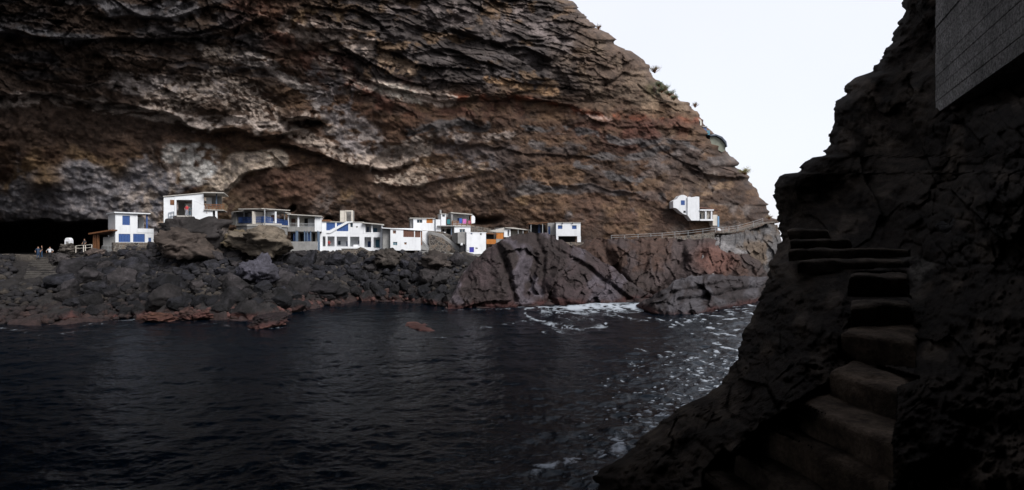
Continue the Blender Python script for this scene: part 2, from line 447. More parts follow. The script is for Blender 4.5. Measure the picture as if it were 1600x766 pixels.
lay(blob(wx, wy, 690, 330, 150, 40, 4) * sstep(-.2, .4, nz(34, 162, 4, .5)), C(.062, .042, .034), .75)
lay(blob(wx, wy, 1070, 250, 90, 34, 4) * sstep(-.1, .35, nz(18, 163, 4, .6)), C(.13, .125, .13), .85)
for k_, (pts_, w_) in enumerate((([(840, 222), (900, 232), (960, 240), (1040, 236)], 5), ([(800, 300), (880, 292), (960, 298), (1040, 306)], 5), ([(900, 255), (960, 268), (1010, 280)], 6),
                                 ([(640, 200), (700, 196), (760, 192)], 6), ([(960, 215), (1020, 222), (1090, 230)], 4), ([(820, 196), (880, 206), (940, 214)], 5))):
    streak(pts_, w_, C(.075, .078, .085), .85, 9, (-.3, .1), 165 + k_, 2.2)
lay(sstep(690, 800, wx) * sstep(215, 235, wy) * sstep(.2, .45, nz(44, 172, 4, .7)), C(.05, .037, .032), .8)
lay(blob(wx, wy, 980, 330, 120, 40, 4) * sstep(-.1, .4, nz(22, 173, 4, 1.2)), C(.085, .055, .042), .8)
fine = 1 + .28 * fbm(PX / 5, PY / 4, oct=3, seed=150) + .22 * fbm(PX / 22, PY / 12, oct=3, seed=151)
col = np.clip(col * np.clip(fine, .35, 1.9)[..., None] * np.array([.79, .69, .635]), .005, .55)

up_ = sstep(-30, -140, PY)[..., None]; col = col * (1 - up_) + col * up_ * .25  # cliff above the view coloured darker to dim its reflection in the water
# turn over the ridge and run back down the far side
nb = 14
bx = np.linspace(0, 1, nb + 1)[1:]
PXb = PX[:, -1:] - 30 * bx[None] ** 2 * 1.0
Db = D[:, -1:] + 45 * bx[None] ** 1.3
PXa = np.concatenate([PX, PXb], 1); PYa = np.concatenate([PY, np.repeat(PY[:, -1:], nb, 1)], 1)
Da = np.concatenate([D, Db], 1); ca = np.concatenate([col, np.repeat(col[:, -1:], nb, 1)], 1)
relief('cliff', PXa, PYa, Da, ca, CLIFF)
cliff_col_fn = None

# ------------------------------------------------------------------ shore slope that carries houses and boulders
WL = np.array([(-400, 525), (-100, 512), (0, 508), (100, 506), (200, 498), (330, 500), (420, 500), (480, 484), (560, 470), (640, 472), (700, 480), (760, 479), (860, 474), (1000, 472), (1100, 474), (1250, 470)], float)
def wl(px): return np.interp(px, WL[:, 0], WL[:, 1])
TL = np.array([(-400, 402, 66), (0, 403, 73), (100, 402, 74), (180, 392, 76), (250, 390, 76), (330, 388, 76), (450, 400, 83), (500, 394, 89), (600, 395, 90), (700, 397, 92), (760, 396, 93), (830, 432, 95), (900, 456, 97), (1100, 456, 101), (1250, 456, 104)], float)
def tl(px): return np.interp(px, TL[:, 0], TL[:, 1]), np.interp(px, TL[:, 0], TL[:, 2])
def slope_at(px, t):
    """t 0 at the waterline .. 1 at the top of the slope; returns world x, y, z"""
    px = np.asarray(px, float); t = np.asarray(t, float)
    y0 = H * F / (wl(px) - CY); ty, Yt = tl(px); zt = H - (ty - CY) / F * Yt
    Y = y0 + (Yt - y0) * t
    z = zt * np.clip(t, 0, None) ** 1.05 * (t > 0) + np.where(t < 0, t * 6, 0)
    return (px - CX) / F * Y, Y, z
pxs = np.linspace(-400, 1230, 700)
ts = np.concatenate([np.linspace(-.35, 1, 90), 1 + np.linspace(.05, 3.0, 16)])
GX, GT = np.meshgrid(pxs, ts)
X, Y, Z = slope_at(GX, np.minimum(GT, 1.0))
extra = np.clip(GT - 1, 0, None) * 9
Y2 = Y + extra; X = (GX - CX) / F * Y2; Z = Z + extra * .02
rough = np.clip(1 - extra / 5, .1, 1)
Z = Z + (.5 * fbm(X / 3, Y2 / 3, oct=5, seed=160) + .4 * facets(X / 2.2, Y2 / 2.2, seed=161)[0]) * rough
c = np.zeros(X.shape + (3,)) + C(.018, .016, .016)
k = sstep(1.3, .2, Z)[..., None]; c = c * (1 - k * .8) + C(.03, .017, .016) * k * .8
k = (sstep(2.2, 0, extra) * sstep(.9, 1, GT))[..., None]; c = c * (1 - k * .6) + C(.1, .085, .07) * k * .6
me = np_mesh('shore', np.stack([X, Y2, Z], -1).reshape(-1, 3), grid_faces(*X.shape), c.reshape(-1, 3), ROCK)
tag(link('rocky_shore', me), kind='structure')

# ------------------------------------------------------------------ rock outcrops
def outcrop(name, top, bot, dtop, seed, cols, nr=110, nc=260, back=8.0, creases=(), bulge=2.0, vs=1.0, extra_col=None):
    """a free-standing mass of rock: front face from the waterline to its skyline, then over the top and down behind"""
    top = np.array(top, float); bot = np.array(bot, float)
    px = np.linspace(top[0, 0], top[-1, 0], nc)
    ty = np.interp(px, top[:, 0], top[:, 1]); by = np.interp(px, bot[:, 0], bot[:, 1])
    ty = ty + 1.6 * fbm(px / 12, px * 0, oct=4, seed=seed) + 1.2 * facets(px / 6, px * 0 + .5, seed=seed)[0]
    ty = np.minimum(ty, by - 1)
    yb = np.interp(px, bot[:, 0], bot[:, 2]) if bot.shape[1] > 2 else H * F / (by - CY)
    t = np.linspace(-.12, 1, nr)
    T, PXg = np.meshgrid(t, px, indexing='ij')
    PYg = by[None] + (ty - by)[None] * T
    Dt = yb + dtop * np.clip((by - ty) / 90, .05, 1.2)
    Dg = yb[None] + (Dt - yb)[None] * np.clip(T, 0, 1) ** 1.3 + 3.0 * sstep(.8, 1.0, T) * np.clip((by - ty) / 60, .1, 1)[None]
    m = 80 / 800
    gx, gy = PXg * m, PYg * m
    wxx = gx + 1.5 * fbm(gx / 4, gy / 4, oct=3, seed=seed + 1)
    disp = bulge * fbm(wxx / 6, gy / 14, oct=4, seed=seed + 2) + 1.0 * facets(wxx / 5.2 / vs - gy * .05, gy / 6 + wxx * .1, seed=seed + 3)[0] + .3 * facets(wxx / 1.9, gy / 3, seed=seed + 13)[0] \
        + .32 * facets(gx / .9, gy / 1.1, seed=seed + 4)[0] + .25 * fbm(gx / 1.0, gy / 1.0, oct=4, seed=seed + 5) - .3 * ridged(wxx / 3, gy / 6, 3, seed + 6)
    for pts, A, w in creases:
        dd, _ = polyd(PXg, PYg + 2 * fbm(PXg / 20, PYg / 20, oct=3, seed=seed + 7), pts)
        disp = disp + A * np.exp(-(dd / w) ** 2)
    Dg = Dg + disp * np.clip(T * 6 + .8, .2, 1) * .9
    cc = np.zeros(Dg.shape + (3,)) + np.array(cols[0])
    n1 = fbm(wxx / 5, gy / 8, oct=4, seed=seed + 8); n2 = fbm(wxx / 3, gy / 5, oct=4, seed=seed + 9)
    a = sstep(-.1, .5, n1)[..., None]; cc = cc * (1 - a) + np.array(cols[1]) * a
    a = sstep(.15, .6, n2)[..., None]; cc = cc * (1 - a) + np.array(cols[2]) * a
    if extra_col: cc = extra_col(PXg, PYg, cc)
    zz = H - (PYg - CY) / F * Dg + .5 * n2
    a = sstep(1.0, .1, zz)[..., None]; cc = cc * (1 - a) + np.array((.034, .013, .012)) * a
    X, Y, Z = P(PXg, PYg, Dg)
    s = np.linspace(0, 1, 12)[1:, None]
    Xl, Yl, Zl = X[-1][None], Y[-1][None], Z[-1][None]
    Yb = Yl + back * s; Xb = Xl * (1 + .6 * back * s / Yl); Zb = Zl - (Zl + 1) * s ** 2.2
    X, Y, Z = np.concatenate([X, Xb]), np.concatenate([Y, Yb]), np.concatenate([Z, Zb])
    cc = np.concatenate([cc, np.repeat(cc[-1:], 11, 0)])
    me = np_mesh(name, np.stack([X, Y, Z], -1).reshape(-1, 3), grid_faces(*X.shape), cc.reshape(-1, 3), ROCK)
    return tag(link(name, me), kind='structure')

greys = [(.023, .0165, .016), (.035, .024, .025), (.06, .05, .058)]
outcrop('rock_outcrop', [(700, 470), (712, 450), (722, 430), (736, 410), (760, 391), (775, 379), (792, 371), (812, 366), (838, 363), (858, 366), (872, 373), (890, 382), (915, 392), (950, 412), (985, 440), (1020, 462), (1050, 474)],
        [(700, 482), (760, 480), (860, 475), (1000, 473), (1050, 476)], 8, 200, greys, back=9,
        creases=[([(775, 380), (790, 410), (805, 470)], 2.2, 5), ([(835, 366), (850, 400), (845, 470)], 1.3, 4), ([(868, 390), (920, 420), (985, 470)], 1.6, 4)])
def reds(PXg, PYg, cc):
    a = np.exp(-(((PXg - 1118) / 34) ** 2 + ((PYg - 405) / 26) ** 2) ** 2)[..., None] * .85
    return cc * (1 - a) + np.array((.09, .042, .032)) * a
outcrop('rock_outcrop', [(880, 400), (895, 384), (912, 374), (940, 371), (975, 374), (1010, 372), (1050, 373), (1085, 376), (1110, 372), (1135, 380), (1160, 392), (1190, 410), (1215, 440)],
        [(880, 474, 88), (1000, 472, 88), (1100, 470, 89), (1215, 470, 90)], 7, 230,
        [(.03, .021, .019), (.043, .031, .03), (.046, .027, .021)], back=9, extra_col=reds,
        creases=[([(940, 380), (960, 420), (1000, 470)], 2.0, 6), ([(1060, 378), (1070, 410), (1040, 450)], 2.5, 7), ([(1095, 400), (1060, 440), (1020, 465)], 1.6, 7)])
outcrop('rock_outcrop', [(995, 477), (1015, 466), (1035, 452), (1055, 440), (1080, 431), (1110, 429), (1150, 431), (1185, 432), (1230, 428)],
        [(995, 479), (1020, 490), (1070, 496), (1100, 488), (1140, 479), (1190, 470), (1230, 466)], 9, 260,
        [(.015, .011, .011), (.022, .017, .018), (.042, .038, .042)], nr=80, nc=180, back=5,
        creases=[([(1010, 470), (1080, 452), (1150, 440)], 1.4, 4), ([(1060, 470), (1120, 462), (1180, 448)], 1.5, 4)])
# broken cliff foot between path and shore on the point
outcrop('rock_outcrop', [(1095, 392), (1120, 368), (1150, 366), (1175, 358), (1196, 350), (1214, 352), (1222, 380)],
        [(1095, 440, 92), (1150, 440, 93), (1222, 440, 95)], 8, 280, [(.07, .066, .066), (.13, .122, .122), (.08, .06, .045)], nr=90, nc=150, back=4, bulge=1.0)

# ------------------------------------------------------------------ boulders
def boulder_np(seed, sub=4, nplanes=24, soft=60.0, rough=.10):
    r = np.random.RandomState(seed)
    bm = bmesh.new(); bmesh.ops.create_icosphere(bm, subdivisions=sub, radius=1)
    v = np.array([x.co[:] for x in bm.verts]); f = np.array([[x.index for x in p.verts] for p in bm.faces])
    bm.free()
    n = r.normal(size=(nplanes, 3)); n /= np.linalg.norm(n, axis=1)[:, None]
    d = r.uniform(.62, 1.0, nplanes)
    q = np.clip(v @ n.T, .05, None); rad = d[None] / q
    rr = -np.log(np.exp(-soft * np.clip(rad, 0, 3)).sum(1) + np.exp(-soft * 1.12)) / soft
    v = v * rr[:, None]
    s = 1 + rough * fbm(v[:, 0] * 1.7 + seed, v[:, 1] * 1.7, v[:, 2] * 1.7, oct=5, seed=seed)
    if sub > 3:
        a_, e_ = facets(v[:, 0] * 2.6 + v[:, 2] * .8 + 7, v[:, 1] * 2.6 + v[:, 2] * 1.9, seed=seed + 5, tilt=1.6); s = s + rough * .38 * a_
        a_, e_ = facets(v[:, 0] * 6 + v[:, 2] * 2.8, v[:, 1] * 6 - v[:, 2] * 4.9, seed=seed + 6, tilt=1.6); s = s + rough * .16 * a_
    return v * s[:, None], f
BM = []
for i in range(9):
    v, f = boulder_np(300 + i, sub=5)
    cc = np.zeros((len(v), 3)) + C(.022, .0212, .0245)
    n = fbm(v[:, 0] * 1.5 + i, v[:, 1] * 1.5, v[:, 2] * 1.5, oct=4, seed=310 + i)
    cc = cc * np.clip(1 + .8 * n, .3, 2)[:, None]
    BM.append(np_mesh('boulder_%d' % i, v, f, cc, BOULDER))
def recol(i, c, var=.45, seed=0):
    v = np.empty(len(BM[i].vertices) * 3); BM[i].vertices.foreach_get('co', v); v = v.reshape(-1, 3)
    me = BM[i].copy(); q = v * (1 + .20 * fbm(v[:, 0] * 1.3 + seed, v[:, 1] * 1.3, v[:, 2] * 1.9, oct=6, seed=seed + 3) + .10 * facets(v[:, 0] * 3.2 + v[:, 1] * 1.1 + seed, v[:, 2] * 3.4 + v[:, 1], seed=seed + 4, tilt=1.5)[0] - .05 * ridged(v[:, 0] * 2 + v[:, 1] * 2, v[:, 2] * 2.4, 4, seed + 5))[:, None]
    me.vertices.foreach_set('co', q.astype(np.float32).ravel()); me.update(); n = fbm(v[:, 0] * 1.8 + seed, v[:, 1] * 1.8, v[:, 2] * 1.8, oct=5, seed=seed)
    cc = np.ones((len(v), 4)); cc[:, :3] = np.array(c) * (1 + var * n)[:, None]
    me.color_attributes['Col'].data.foreach_set('color', cc.ravel().astype(np.float32))
    return me
def place_boulder(name, me, x, y, z, sx, sy, sz, rot, seed=0):
    o = bpy.data.objects.new(name, me); COL.objects.link(o)
    o.location = (x, y, z); o.scale = (sx, sy, sz); o.rotation_euler = rot
    return o
# named large ones: px box, depth of the centre
BIG = [('boulder', (243, 333, 360, 410), 73.5, (.07, .054, .044), 'huge brown boulder under the white house with the open porch', 1),
       ('boulder', (264, 348, 343, 394), 76.3, (.055, .047, .042), 'dark flat-topped rock carrying the porch of the white house', 2),
       ('boulder', (373, 452, 352, 400), 77, (.1, .088, .07), 'large tan boulder below the house with the blue balcony rail', 3),
       ('boulder', (352, 385, 362, 392), 76, (.12, .1, .065), 'yellowish round boulder left of the large tan boulder', 4),
       ('boulder', (333, 357, 350, 385), 77, (.1, .085, .075), 'grey brown boulder wedged right of the porch rock', 5),
       ('boulder', (373, 432, 404, 450), 71, (.075, .07, .08), 'large blue grey boulder in the middle of the boulder heap', 6),
       ('boulder', (590, 625, 388, 418), 87, (.085, .07, .055), 'brown pointed boulder below the house with brown shutters', 7),
       ('boulder', (662, 702, 399, 424), 86, (.03, .027, .027), 'black boulder left of the big grey outcrop', 8),
       ('boulder', (672, 712, 420, 455), 83, (.03, .029, .032), 'black rounded boulder lowest beside the grey outcrop', 0),
       ('boulder', (97, 120, 381, 398), 74, (.09, .08, .07), 'grey rock carrying the small white shrine', 2),
       ('boulder', (85, 108, 394, 412), 72, (.05, .045, .045), 'dark boulder beside the stair below the white shrine', 5),
       ('boulder', (140, 160, 388, 402), 74, (.11, .085, .07), 'pale brown boulder in front of the wooden shed', 3),
       ('boulder', (225, 275, 488, 505), 60.5, (.12, .06, .045), 'pink waterline rock, long and low, left of the pair', 1),
       ('boulder', (282, 305, 483, 501), 61, (.13, .068, .052), 'pink waterline rock, left of the touching pair', 4),
       ('boulder', (303, 330, 485, 500), 61, (.13, .068, .052), 'pink waterline rock, right of the touching pair', 6),
       ('boulder', (400, 448, 487, 511), 57, (.05, .03, .03), 'dark wet rock standing in the water at the heap corner', 7),
       ('boulder', (92, 116, 477, 489), 66, (.12, .07, .055), 'pale pink rock at the foot of the dark left shore', 8),
       ('boulder', (622, 698, 510, 526), 56, (.06, .02, .018), 'low red brown reef rock rising alone from the water', 2),
       ('boulder', (470, 540, 440, 478), 78.5, (.045, .04, .043), 'broad dark boulder at the inner corner of the heap by the water', 0)]
for i, (nm, (x0, x1, y0, y1), Y, c_, lab, vi) in enumerate(BIG):
    x, y, z = P((x0 + x1) / 2, (y0 + y1) / 2, Y); sx = (x1 - x0) / 2 * Y / 800 * 1.25; sz = (y1 - y0) / 2 * Y / 800 * 1.2
    o = place_boulder(nm, recol(vi, c_, seed=500 + i), x, y, z, sx, max(sx * .8, sz * .7), sz, (0, 0, random.uniform(0, 6.28)))
    tag(o, lab, 'boulder')
r = random.Random(5)
cnt = 0; tries = 0; placed = []
while cnt < 285 and tries < 20000:
    tries += 1
    px = r.uniform(95, 715); t = r.uniform(.03, 1.0) ** .9
    if px > 690 and t > .8: continue
    x, y, z = [float(a) for a in slope_at(px, t)]
    sc = (.6 + .75 * r.random() ** 2.2) * (1.12 - .1 * t) * (1.0 if cnt > 70 else 1.45)
    if any((x - a) ** 2 + ((y - b) * 1.0) ** 2 + (z - d) ** 2 < (.58 * (sc + s_)) ** 2 for a, b, d, s_ in placed): continue
    bpx = CX + x / y * F; bpy_ = CY - (z - H) / y * F
    if any(x0 - 2 < bpx < x1 + 2 and y0 - 2 < bpy_ < y1 + 2 for _, (x0, x1, y0, y1), *_r in BIG): continue
    if t > .93 and (bpx < 240 or bpx > 500): continue
    placed.append((x, y, z, sc)); cnt += 1
    o = place_boulder('boulder', BM[r.randrange(9)], x, y, z + sc * .25, sc * r.uniform(.9, 1.35), sc * r.uniform(.85, 1.2), sc * r.uniform(.7, 1.05), (r.uniform(-.5, .5), r.uniform(-.5, .5), r.uniform(0, 6.28)))
    tag(o, 'dark volcanic boulder lying in the boulder heap between the white houses and the water', 'boulder', 'boulders heaped along the shore')
# the smaller rubble between them
vs_, fs_, cs_ = [], [], []; off = 0
lows = [boulder_np(340 + i, sub=2, rough=.05) for i in range(6)]
for k_ in range(3400):
    px = r.uniform(-60, 730); t = r.uniform(0.0, 1.03)
    if 25 < px < 112 and t > .55: continue
    x, y, z = [float(a) for a in slope_at(px, t)]
    v, f = lows[k_ % 6]; s = r.uniform(.2, .62); a = r.uniform(0, 6.28)
    R = np.array([[math.cos(a), -math.sin(a), 0], [math.sin(a), math.cos(a), 0], [0, 0, r.uniform(.6, 1)]])
    w = v @ R.T * s + np.array([x, y, z + s * .3])
    vs_.append(w); fs_.append(f + off); off += len(v)
    g = r.choice([(.027, .026, .03), (.034, .031, .031), (.022, .02, .022), (.06, .05, .042)])
    kk = float(sstep(2.4, .3, z)); g = np.array(g) * (.85 - .45 * float(sstep(5, 1, z))); g = g * (1 - kk) + np.array(r.choice([(.02, .014, .014), (.03, .018, .016), (.07, .034, .03) if px > 215 else (.02, .015, .015)])) * kk
    cs_.append(np.repeat([g], len(v), 0))
me = np_mesh('rubble', np.concatenate(vs_), np.concatenate(fs_), np.concatenate(cs_), ROCK)
tag(link('rubble', me), 'small dark stones filling the gaps between the shore boulders', 'rubble', kind='stuff')
def raypoint(px, py, d):
    Y = d * F / (py - CY)
    return np.array([(px - CX) / F * Y, Y])
# front-left, front-right, back-right, back-left pixels of every tread, and drop below the eye
STEPS = [([(1100, 735), (1190, 800), (1215, 760), (1130, 700)], 1.92),
         ([(1150, 705), (1290, 790), (1300, 740), (1185, 668)], 1.74),
         ([(1188, 662), (1385, 752), (1392, 700), (1240, 634)], 1.50),
         ([(1243, 626), (1393, 694), (1402, 650), (1290, 598)], 1.28),
         ([(1295, 580), (1398, 606), (1440, 590), (1335, 560)], 1.08),
         ([(1312, 520), (1428, 530), (1440, 508), (1325, 506)], .84),
         ([(1328, 474), (1424, 474), (1424, 464), (1330, 464)], .60),
         ([(1328, 430), (1418, 430), (1416, 424), (1330, 424)], .36),
         ([(1248, 406), (1418, 404), (1420, 401), (1250, 401.5)], .20),
         ([(1232, 390), (1420, 388), (1420, 386.5), (1234, 387)], .05),
         ([(1234, 374), (1328, 374), (1328, 374), (1234, 374)], -.10),
         ([(1230, 358), (1294, 358), (1294, 358), (1230, 358)], -.26)]
# ------------------------------------------------------------------ dark rock on the near side, right
nearD = rbf([(1415, -40, 13), (1300, 180, 12), (1250, 250, 11), (1215, 290, 10.5), (1215, 350, 9.8), (1300, 300, 11), (1400, 150, 12), (1400, 300, 10), (1462, 60, 12.2), (1462, 170, 10.8), (1550, 100, 11),
             (1500, 300, 8), (1600, 150, 8.2), (1600, 230, 6.6), (1600, 350, 5.6), (1500, 400, 6.0), (1440, 380, 7.4), (1300, 350, 9.2), (1225, 400, 8.4), (1300, 385, 8.0), (1400, 385, 8.0),
             (1200, 440, 7.6), (1170, 500, 7.2), (1165, 530, 6.8), (1130, 590, 6.4), (1060, 640, 6.2), (940, 740, 5.6), (930, 790, 5.3),
             (1250, 440, 6.9), (1250, 500, 5.9), (1230, 570, 5.1), (1130, 660, 4.9), (1070, 740, 4.6), (1312, 432, 6.6), (1312, 474, 5.8), (1296, 522, 5.2), (1280, 582, 4.8),
             (1236, 624, 4.2), (1180, 662, 4.25), (1140, 705, 4.25), (1090, 745, 4.3), (1432, 432, 6.4), (1438, 474, 5.5), (1444, 525, 4.9), (1424, 604, 3.6), (1412, 690, 3.05), (1402, 755, 2.95),
             (1300, 800, 3.4), (1200, 820, 3.6), (1375, 410, 7.0), (1500, 550, 4.0), (1600, 550, 3.3), (1500, 700, 2.9), (1600, 766, 2.4)])
SL = np.array([(1560, -400), (1480, -150), (1416, 0), (1405, 30), (1392, 60), (1378, 82), (1365, 112), (1340, 120), (1322, 132), (1308, 160), (1304, 185), (1292, 215),
               (1285, 243), (1262, 246), (1250, 258), (1246, 270), (1232, 268), (1218, 276), (1213, 292), (1216, 310), (1221, 330), (1219, 350), (1222, 370), (1214, 400),
               (1204, 425), (1194, 450), (1180, 480), (1170, 500), (1166, 525), (1160, 550), (1140, 580), (1128, 597), (1100, 620), (1062, 640), (1030, 668), (1000, 690), (975, 712), (945, 730), (937, 745), (938, 766), (930, 800), (900, 900), (880, 1000)], float)
rows = np.linspace(-380, 990, 640)
nc = 460
sx = np.interp(rows, SL[:, 1], SL[:, 0]) + 5 * fbm(rows / 60, rows * 0, oct=2, seed=401)
uu = np.linspace(0, 1, nc) ** 1.15
PXn = sx[:, None] + (1900 - sx[:, None]) * uu[None]
PYn = np.repeat(rows[:, None], nc, 1)
Dn = np.clip(nearD(np.clip(PXn, 0, 1750), np.clip(PYn, -60, 850)), 2.0, 14)
e = PXn - sx[:, None]
PXn = PXn + np.exp(-e / 45) * (6 * fbm(PYn / 20, e / 26, oct=5, seed=431, gain=.6) + 3 * facets(PYn / 13, e / 16, seed=432)[0])
Dn = Dn + 1.6 * np.exp(-e / 12)
gx, gy = (PXn + .25 * PYn) * 6.5 / 800, (PYn - .2 * PXn) * 6.5 / 800
sd_, _ = polyd(PXn, PYn, [(1150, 760), (1330, 650), (1375, 540), (1375, 440), (1330, 395), (1270, 370)])
quiet = .3 + .7 * sstep(40, 120, sd_)
wob = .25 * fbm(gx * 1.2, gy * 1.2, oct=3, seed=403)
up = sstep(420, 340, PYn); mk = sstep(-.2, .4, fbm(gx / 1.3, gy / 1.1, oct=3, seed=417))
Dn = Dn + .10 * (1 - sstep(25, 70, sd_)) + quiet * ((.5 * fbm(gx / 1.6, gy / 1.3, oct=5, seed=404) + .35 * facets(gx / 1.2 + wob, gy / 1.1 + wob, seed=405, tilt=1.0)[0] * sstep(10, 120, e)) * (.45 + .9 * up) \
    + .09 * mk * facets(gx / .5, gy / .42, seed=406, tilt=1.2)[0] - .12 * ridged(gx / .8, gy / .6, 5, 419) + .1 * fbm(gx / .5, gy / .4, oct=5, seed=418)) + .035 * mk * facets(gx / .17, gy / .15, seed=407)[0] + .07 * fbm(gx / .14, gy / .12, oct=4, seed=408)
# keep the rock behind the cut steps
def inpoly(x, y, poly):
    c = np.zeros(x.shape, bool); n = len(poly)
    for i in range(n):
        (x0, y0), (x1, y1) = poly[i], poly[(i + 1) % n]
        if y0 == y1: continue
        c ^= ((y0 > y) != (y1 > y)) & (x < (x1 - x0) * (y - y0) / (y1 - y0) + x0)
    return c
Dst = np.full(Dn.shape, 99.0)
for i, (pp, d) in enumerate(STEPS):
    fl, fr, br, bl = [np.array(p, float) for p in pp]
    if i < 8: yf = [d * F / (p[1] - CY) for p in (fl, fr)]
    else: yf = [(6.9, 7.3, 7.7, 8.1)[i - 8]] * 2
    hr = [(.26 if i < 8 else .13) * F / y for y in yf]
    m1 = inpoly(PXn, PYn, [tuple(fl + [-3, hr[0]]), tuple(fr + [3, hr[1]]), tuple(fr + [3, 0]), tuple(fl + [-3, 0])])
    Yi = np.interp(PXn, [fl[0], fr[0]], yf); Dst = np.where(m1, np.minimum(Dst, Yi), Dst)
    if i < 8:
        m2 = inpoly(PXn, PYn, [tuple(p) for p in (fl, fr, br, bl)]); Dst = np.where(m2, np.minimum(Dst, d * F / np.clip(PYn - CY, 5, None)), Dst)
Dst_ = np.where(Dst < 90, Dst + .10, 0); Dn = np.maximum(Dn, Dst_)
# rubble masonry of rounded stones under the concrete wall
v, ed = facets((gx + wob * .8) / .27, (gy + wob * .6) / .22, seed=410, tilt=.0)
wallm = sstep(1405, 1450, PXn + .3 * (PYn - 300)) * sstep(120, 200, PYn) * sstep(440, 400, PYn)
Dn = Dn - wallm * (.13 * np.sqrt(np.clip(ed * 2, 0, 1)) + .09 * v - .05 * fbm(gx / .2, gy / .2, oct=3, seed=434))
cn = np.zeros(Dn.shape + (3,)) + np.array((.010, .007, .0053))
a = sstep(0, .6, fbm(gx / .7, gy / .7, oct=4, seed=411))[..., None]; cn = cn * (1 - a) + np.array((.021, .016, .0125)) * a
a = sstep(.2, .7, fbm(gx / .35, gy / .35, oct=4, seed=412))[..., None] * .7; cn = cn * (1 - a) + np.array((.048, .037, .029)) * a
a = (np.exp(-(((PXn - 1450) / 50) ** 2 + ((PYn - 430) / 32) ** 2)) * sstep(-.2, .3, fbm(gx / .25, gy / .25, oct=4, seed=413)))[..., None]
cn = cn * (1 - a) + np.array((.08, .072, .064)) * a
# over the skyline edge: back face, and down to the water
nb = 12; b = np.linspace(0, 1, nb + 1)[1:][::-1]
D_e = Dn[:, :1]; py_e = PYn[:, :1]
tow = np.where(py_e > 450, np.clip(H * F / np.clip(py_e - CY, 60, None), 6, 26), D_e + 7)
Dbk = D_e + (tow - D_e) * b[None] ** 1.2
PXbk = PXn[:, :1] + 14 * b[None] ** 1.5 + 7 * b[None] * (1 - b[None]) * 4 * np.clip(fbm(PYn[:, :1] / 17 + b[None] * 0, 3 * b[None] + PYn[:, :1] * 0, oct=4, seed=433), -1, .6)
PXn2 = np.concatenate([PXbk, PXn], 1); PYn2 = np.concatenate([np.repeat(PYn[:, :1], nb, 1) + 4 * b[None], PYn], 1)
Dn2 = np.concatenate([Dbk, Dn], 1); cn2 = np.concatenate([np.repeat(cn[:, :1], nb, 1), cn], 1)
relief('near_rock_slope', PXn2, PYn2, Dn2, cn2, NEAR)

# ------------------------------------------------------------------ rock-cut stair
def step_mesh(q, z, h, seed, cols=(.085, .072, .058)):
    """q: four xy corners (front-left, front-right, back-right, back-left) of a worn tread at height z"""
    n, k = 46, 22
    a = np.linspace(-.10, 1.10, n); b = np.linspace(-.2, 1.12, k)
    A, B = np.meshgrid(a, b)
    ac, bc = np.clip(A, 0, 1), np.clip(B, 0, 1)
    q = [np.array(p) for p in q]
    pt = (q[0][None, None] * ((1 - ac) * (1 - bc))[..., None] + q[1] * (ac * (1 - bc))[..., None] + q[2] * (ac * bc)[..., None] + q[3] * ((1 - ac) * bc)[..., None])
    X, Y = pt[..., 0], pt[..., 1]
    ov = np.maximum(np.maximum(-A / .10, (A - 1) / .10), np.maximum(-B / .2, (B - 1) / .12)); ov = np.clip(ov, 0, 1)
    e = np.minimum(np.minimum(ac, 1 - ac) * 8, np.minimum(bc, 1 - bc) * 5)
    Z = z - .03 * np.exp(-e * 2.2) - h * ov + .02 * fbm(X * 2.5, Y * 2.5, oct=5, seed=seed) + .008 * facets(X * 5, Y * 5, seed=seed)[0]
    nx = fbm(X * 4, Z * 4, oct=5, seed=seed + 1) * .035; ny = (fbm(X * 3, Z * 4 + 9, oct=5, seed=seed + 2) + .35 * facets(X * 5 + Y * 5, Z * 6, seed=seed + 4)[0]) * .035
    X = X + nx * (ov + .3) ; Y = Y + ny * (ov + .3)
    c = np.array(cols)[None, None] * (1 + .45 * fbm(X * 5, Y * 5, oct=4, seed=seed + 3))[..., None]
    return np_mesh('step', np.stack([X, Y, Z], -1).reshape(-1, 3), grid_faces(k, n), c.reshape(-1, 3), NEAR)
stair = bpy.data.objects.new('stone_stairs', None); COL.objects.link(stair); stair.location = (2.2, 4.0, H - 1.7)
tag(stair, 'dark rock-cut stair climbing the near rock face at the right side of the cove', 'stairs')
for i, (pp, d) in enumerate(STEPS):
    if 1 < i < 5: pp = [pp[0], (pp[1][0] + 34, pp[1][1] + 14), (pp[2][0] + 34, pp[2][1] + 12), pp[3]]
    if i < 8: q = [raypoint(px, py, d) for px, py in pp]
    else:
        Yf = (6.9, 7.3, 7.7, 8.1)[i - 8]
        q = [np.array([(px - CX) / F * (Yf + dy), Yf + dy]) for (px, py), dy in zip(pp, (0, 0, .45, .45))]
    cc_ = (.078, .058, .044) if i in (2, 3, 4, 5) else (.05, .039, .031)  # middle steps coloured lighter, as if lit from above
    o = link('step', step_mesh([p - np.array([2.2, 4.0]) for p in q], 1.7 - d, .34 if i < 7 else (.2 if i == 7 else .14), 420 + i * 5, cc_), stair)
# big round boulder at the foot of the rubble wall
o = place_boulder('boulder', recol(3, (.05, .045, .04), seed=470), *P(1512, 368, 6.6), .34, .3, .3, (0.3, .2, 1)); tag(o, 'rounded dark boulder set into the rubble wall above the near stair', 'boulder')

